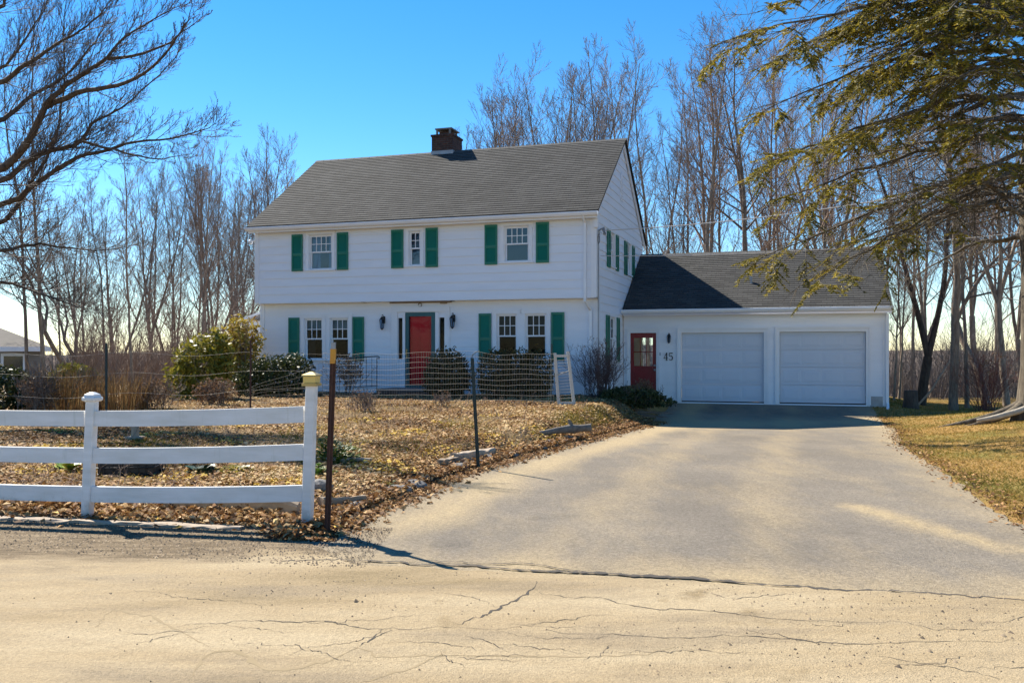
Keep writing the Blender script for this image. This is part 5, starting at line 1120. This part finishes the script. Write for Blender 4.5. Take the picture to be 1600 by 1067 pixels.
n = 5000; x = rg.normal(w_at(170, 13.5), .5, n); y = rg.normal(13.6, .35, n); turf('green_strip', x, y, 'green grass strip seen between the upper fence rails', .05, .5, rg)
n = 2200; y = 7.5+17*rg.random(n)**1.3; x = np.interp(y, YR, XR)+rg.normal(.10, .15, n); V, F = flakes(x, y, rg.uniform(.01, .035, n), .012+rg.random(n)*.02, rg, .5)
tag(np_obj('lawn_edge_litter', V, F, LIT, None, np.clip(rg.normal(.25, .2, n), 0, .8)), 'brown leaf crumbs along the right driveway edge', 'leaves', kind='stuff')
def thicket(name, n, xr, yr, hr, mat, label, seed):
    rg = np.random.default_rng(seed); ch = []
    for i in range(n):
        y = rg.uniform(*yr); x = rg.uniform(*xr)*y; L = rg.uniform(*hr)*(.45+.75*(.5+.5*math.sin(x*.9+math.sin(y*.5)*2))); p = np.array([x, y, H(x, y)-.1])
        d = side(rg, np.array([0, 0, 1.]), rg.uniform(0, .5), rg.random()*6.28); c = limb(rg, p, d, L, .012, .004, 4, .12, .03); ch.append((c[0], c[1], 3))
        for j in range(5):
            pp, dd, _ = along(c, rg.uniform(.3, .95)); e = limb(rg, pp, side(rg, dd, .6, rg.random()*6.28), L*.3, .006, .003, 2, .1, .04); ch.append((e[0], e[1], 3))
    V, F = tube_np(ch); tag(np_obj(name, V, F, mat), label, 'brush', kind='stuff')
thicket('brush', 1400, (-.49, -.26), (29, 48), (.8, 4.2), TWIGR, 'grey brown brush filling the slope between the left tree trunks', 1)
thicket('brush', 1100, (.42, .62), (33, 52), (.8, 3.6), TWIG, 'grey brush on the slope beyond the lawn between the right trunks', 2)
rg = np.random.default_rng(60); ch = []
for i in range(2600):
    y = rg.uniform(90, 330); x = rg.uniform(-.68, .68)*y; fz = float(sstep(120, 420, y))*(9.5+2*math.sin(x*.011+1)+1.2*math.sin(x*.031))-8.8
    h = rg.uniform(3.5, 7.5); t_ = np.array([x, y, fz]); ch.append((np.stack([t_, t_+[rg.normal(0, .3), 0, h]]), np.array([.12, .03]), 3))
    for j in range(7):
        p = t_+[0, 0, h*rg.uniform(.3, .9)]; a = rg.random()*6.28; L = h*.3; ch.append((np.stack([p, p+[math.cos(a)*L*.6, math.sin(a)*L*.6, L*.8]]), np.array([.06, .02]), 3))
V, F = tube_np(ch); tag(np_obj('far_woods', V, F, TWIG), 'leafless grey woods covering the hills beyond the valley', 'woods', kind='stuff')

rg = np.random.default_rng(71)
n = 9000; x = -9+18*rg.random(n); y = road_edge(x)-.05-np.abs(rg.normal(0, 1.3, n)); k = (y > 2.5) & (np.sin(x*1.7+np.sin(y*2.3)*1.4)*np.sin(y*2.9+x*.4) > rg.uniform(-.6, 1.2, n)); x, y = x[k], y[k]; m_ = len(x)
r_ = rg.uniform(.003, .011, m_)*(1+1.2*(rg.random(m_) < .04)); ph = rg.random(m_)*6.28
base = np.array([[1, 0, 0], [-.4, .9, 0], [-.6, -.8, 0], [.1, .05, .9]])
cs, sn = np.cos(ph), np.sin(ph); V = np.stack([cs[:, None]*base[:, 0]-sn[:, None]*base[:, 1], sn[:, None]*base[:, 0]+cs[:, None]*base[:, 1], np.repeat(base[None, :, 2], m_, 0)], -1)*r_[:, None, None]*rg.uniform(.7, 1.3, (m_, 4, 1)); V += np.stack([x, y, np.full(m_, .019)], -1)[:, None, :]
i = np.arange(m_)[:, None]*4; F = np.concatenate([i+[0, 1, 3], i+[1, 2, 3], i+[2, 0, 3]])
GRIT = leafmat('road_grit', [(.05, .042, .034), (.15, .115, .08), (.31, .24, .16)], .95, 0); rr = rg.random(m_)
tag(np_obj('road_grit', V.reshape(-1, 3), F, GRIT, None, np.concatenate([rr, rr, rr])), 'loose grit and small stones scattered over the sandy road', 'gravel', kind='stuff')
n = 14000; x = -8+6.9*rg.random(n); y = 8.6-.19*(x+1.97)-.3-1.5*rg.random(n)**1.5; m_ = n
r_ = rg.uniform(.004, .014, m_); ph = rg.random(m_)*6.28; cs, sn = np.cos(ph), np.sin(ph)
V = np.stack([cs[:, None]*base[:, 0]-sn[:, None]*base[:, 1], sn[:, None]*base[:, 0]+cs[:, None]*base[:, 1], np.repeat(base[None, :, 2], m_, 0)], -1)*r_[:, None, None]*rg.uniform(.7, 1.3, (m_, 4, 1)); V += np.stack([x, y, np.full(m_, .019)], -1)[:, None, :]
i = np.arange(m_)[:, None]*4; F = np.concatenate([i+[0, 1, 3], i+[1, 2, 3], i+[2, 0, 3]]); rr = rg.random(m_)
tag(np_obj('shoulder_gravel', V.reshape(-1, 3), F, GRIT, None, np.concatenate([rr, rr, rr])), 'grey brown gravel along the road shoulder below the white fence', 'gravel', kind='stuff')
n = 5200; cx_ = np.array([-2.1, -1.6, -2.6, -.9, -4.8, -6.2, -3.4]); cy_ = np.array([12.6, 13.4, 10.4, 15.8, 11.6, 12.8, 14.8]); j = rg.integers(0, 7, n)
x = cx_[j]+rg.normal(0, .38, n); y = cy_[j]+rg.normal(0, .45, n); k = x < np.interp(y, YL, XL)-.2; turf('green_tufts', x[k], y[k], 'green grass tufts poking through the fallen leaves of the bed', .07, .42, rg)

rg = np.random.default_rng(81); ch = []
for i in range(620):
    y = 9+13*rg.random()**1.2; x = np.interp(y, YL, XL)-.3-rg.random()*(6+.3*y)
    if math.sin(x*1.9+math.sin(y*1.3)*1.5)*math.sin(y*1.6+x*.7) > .15: continue
    c = limb(rg, (x, y, H(x, y)-.02), (rg.normal(0, .4), rg.normal(0, .4), 1), rg.uniform(.08, .42), .005, .002, 4, .2, 0); ch.append((c[0], c[1], 3))
    for j in range(3):
        p, d, _ = along(c, rg.uniform(.4, .95)); e = limb(rg, p, side(rg, d, .7, rg.random()*6.28), .1, .003, .0015, 2, .1, 0); ch.append((e[0], e[1], 3))
V, F = tube_np(ch); tag(np_obj('dead_stalks', V, F, TWIGR), 'thin dead plant stalks standing in the leaf covered garden bed', 'stalks', kind='stuff')
shrub('twiggy_shrub', 570, 19.0, 'low bare twiggy shrub alone in the leaves right of the rusty stake', [(0, 0, .25, .3, .3, .25)], 120, .03, RUSTL, 61, stem=(26, .55, .7, .006, 1, (4,)), shell=.3)
shrub('twiggy_shrub', 690, 20.2, 'tiny bare twiggy shrub in the leaves left of the leaning dark stake', [(0, 0, .2, .25, .25, .2)], 80, .03, RUSTL, 62, stem=(18, .4, .7, .005, 1, (4,)), shell=.3)

shrub('russet_shrub', 140, 19.8, 'loose russet twig shrub between the green stake and the tan grasses', [(0, 0, .45, .5, .4, .4)], 900, .04, RUSTL, 63, stem=(44, 1.05, .8, .008, 1, (5,), .04, .2), shell=.3)
shrub('russet_shrub', 232, 19.6, 'wide russet twig shrub right of the smallest tan grass clump', [(0, 0, .35, .6, .4, .35)], 900, .04, RUSTL, 64, stem=(40, .85, .9, .007, 1, (5,), .03, .25), shell=.3)
shrub('russet_shrub', 60, 17.6, 'upright russet twig shrub nearest the dark green shrub at the left edge', [(0, 0, .5, .4, .4, .45)], 700, .04, RUSTL, 65, stem=(40, 1.1, .7, .008, 1, (5,), .04, .16), shell=.3)

rg = np.random.default_rng(91); n = 30000; y = 8.4+15*rg.random(n)**1.2; x = np.interp(y, YL, XL)-.25-rg.random(n)**1.1*(8+.7*(y-8)); k = (y+.19*(x+1.97) > 8.4) & (np.sin(x*2.3+np.sin(y*1.9))*np.sin(y*2.1-x*.8) > -.1); turf('bed_straw', x[k], y[k], 'dry straw lying among the fallen leaves of the garden bed', .075, -.05, rg)
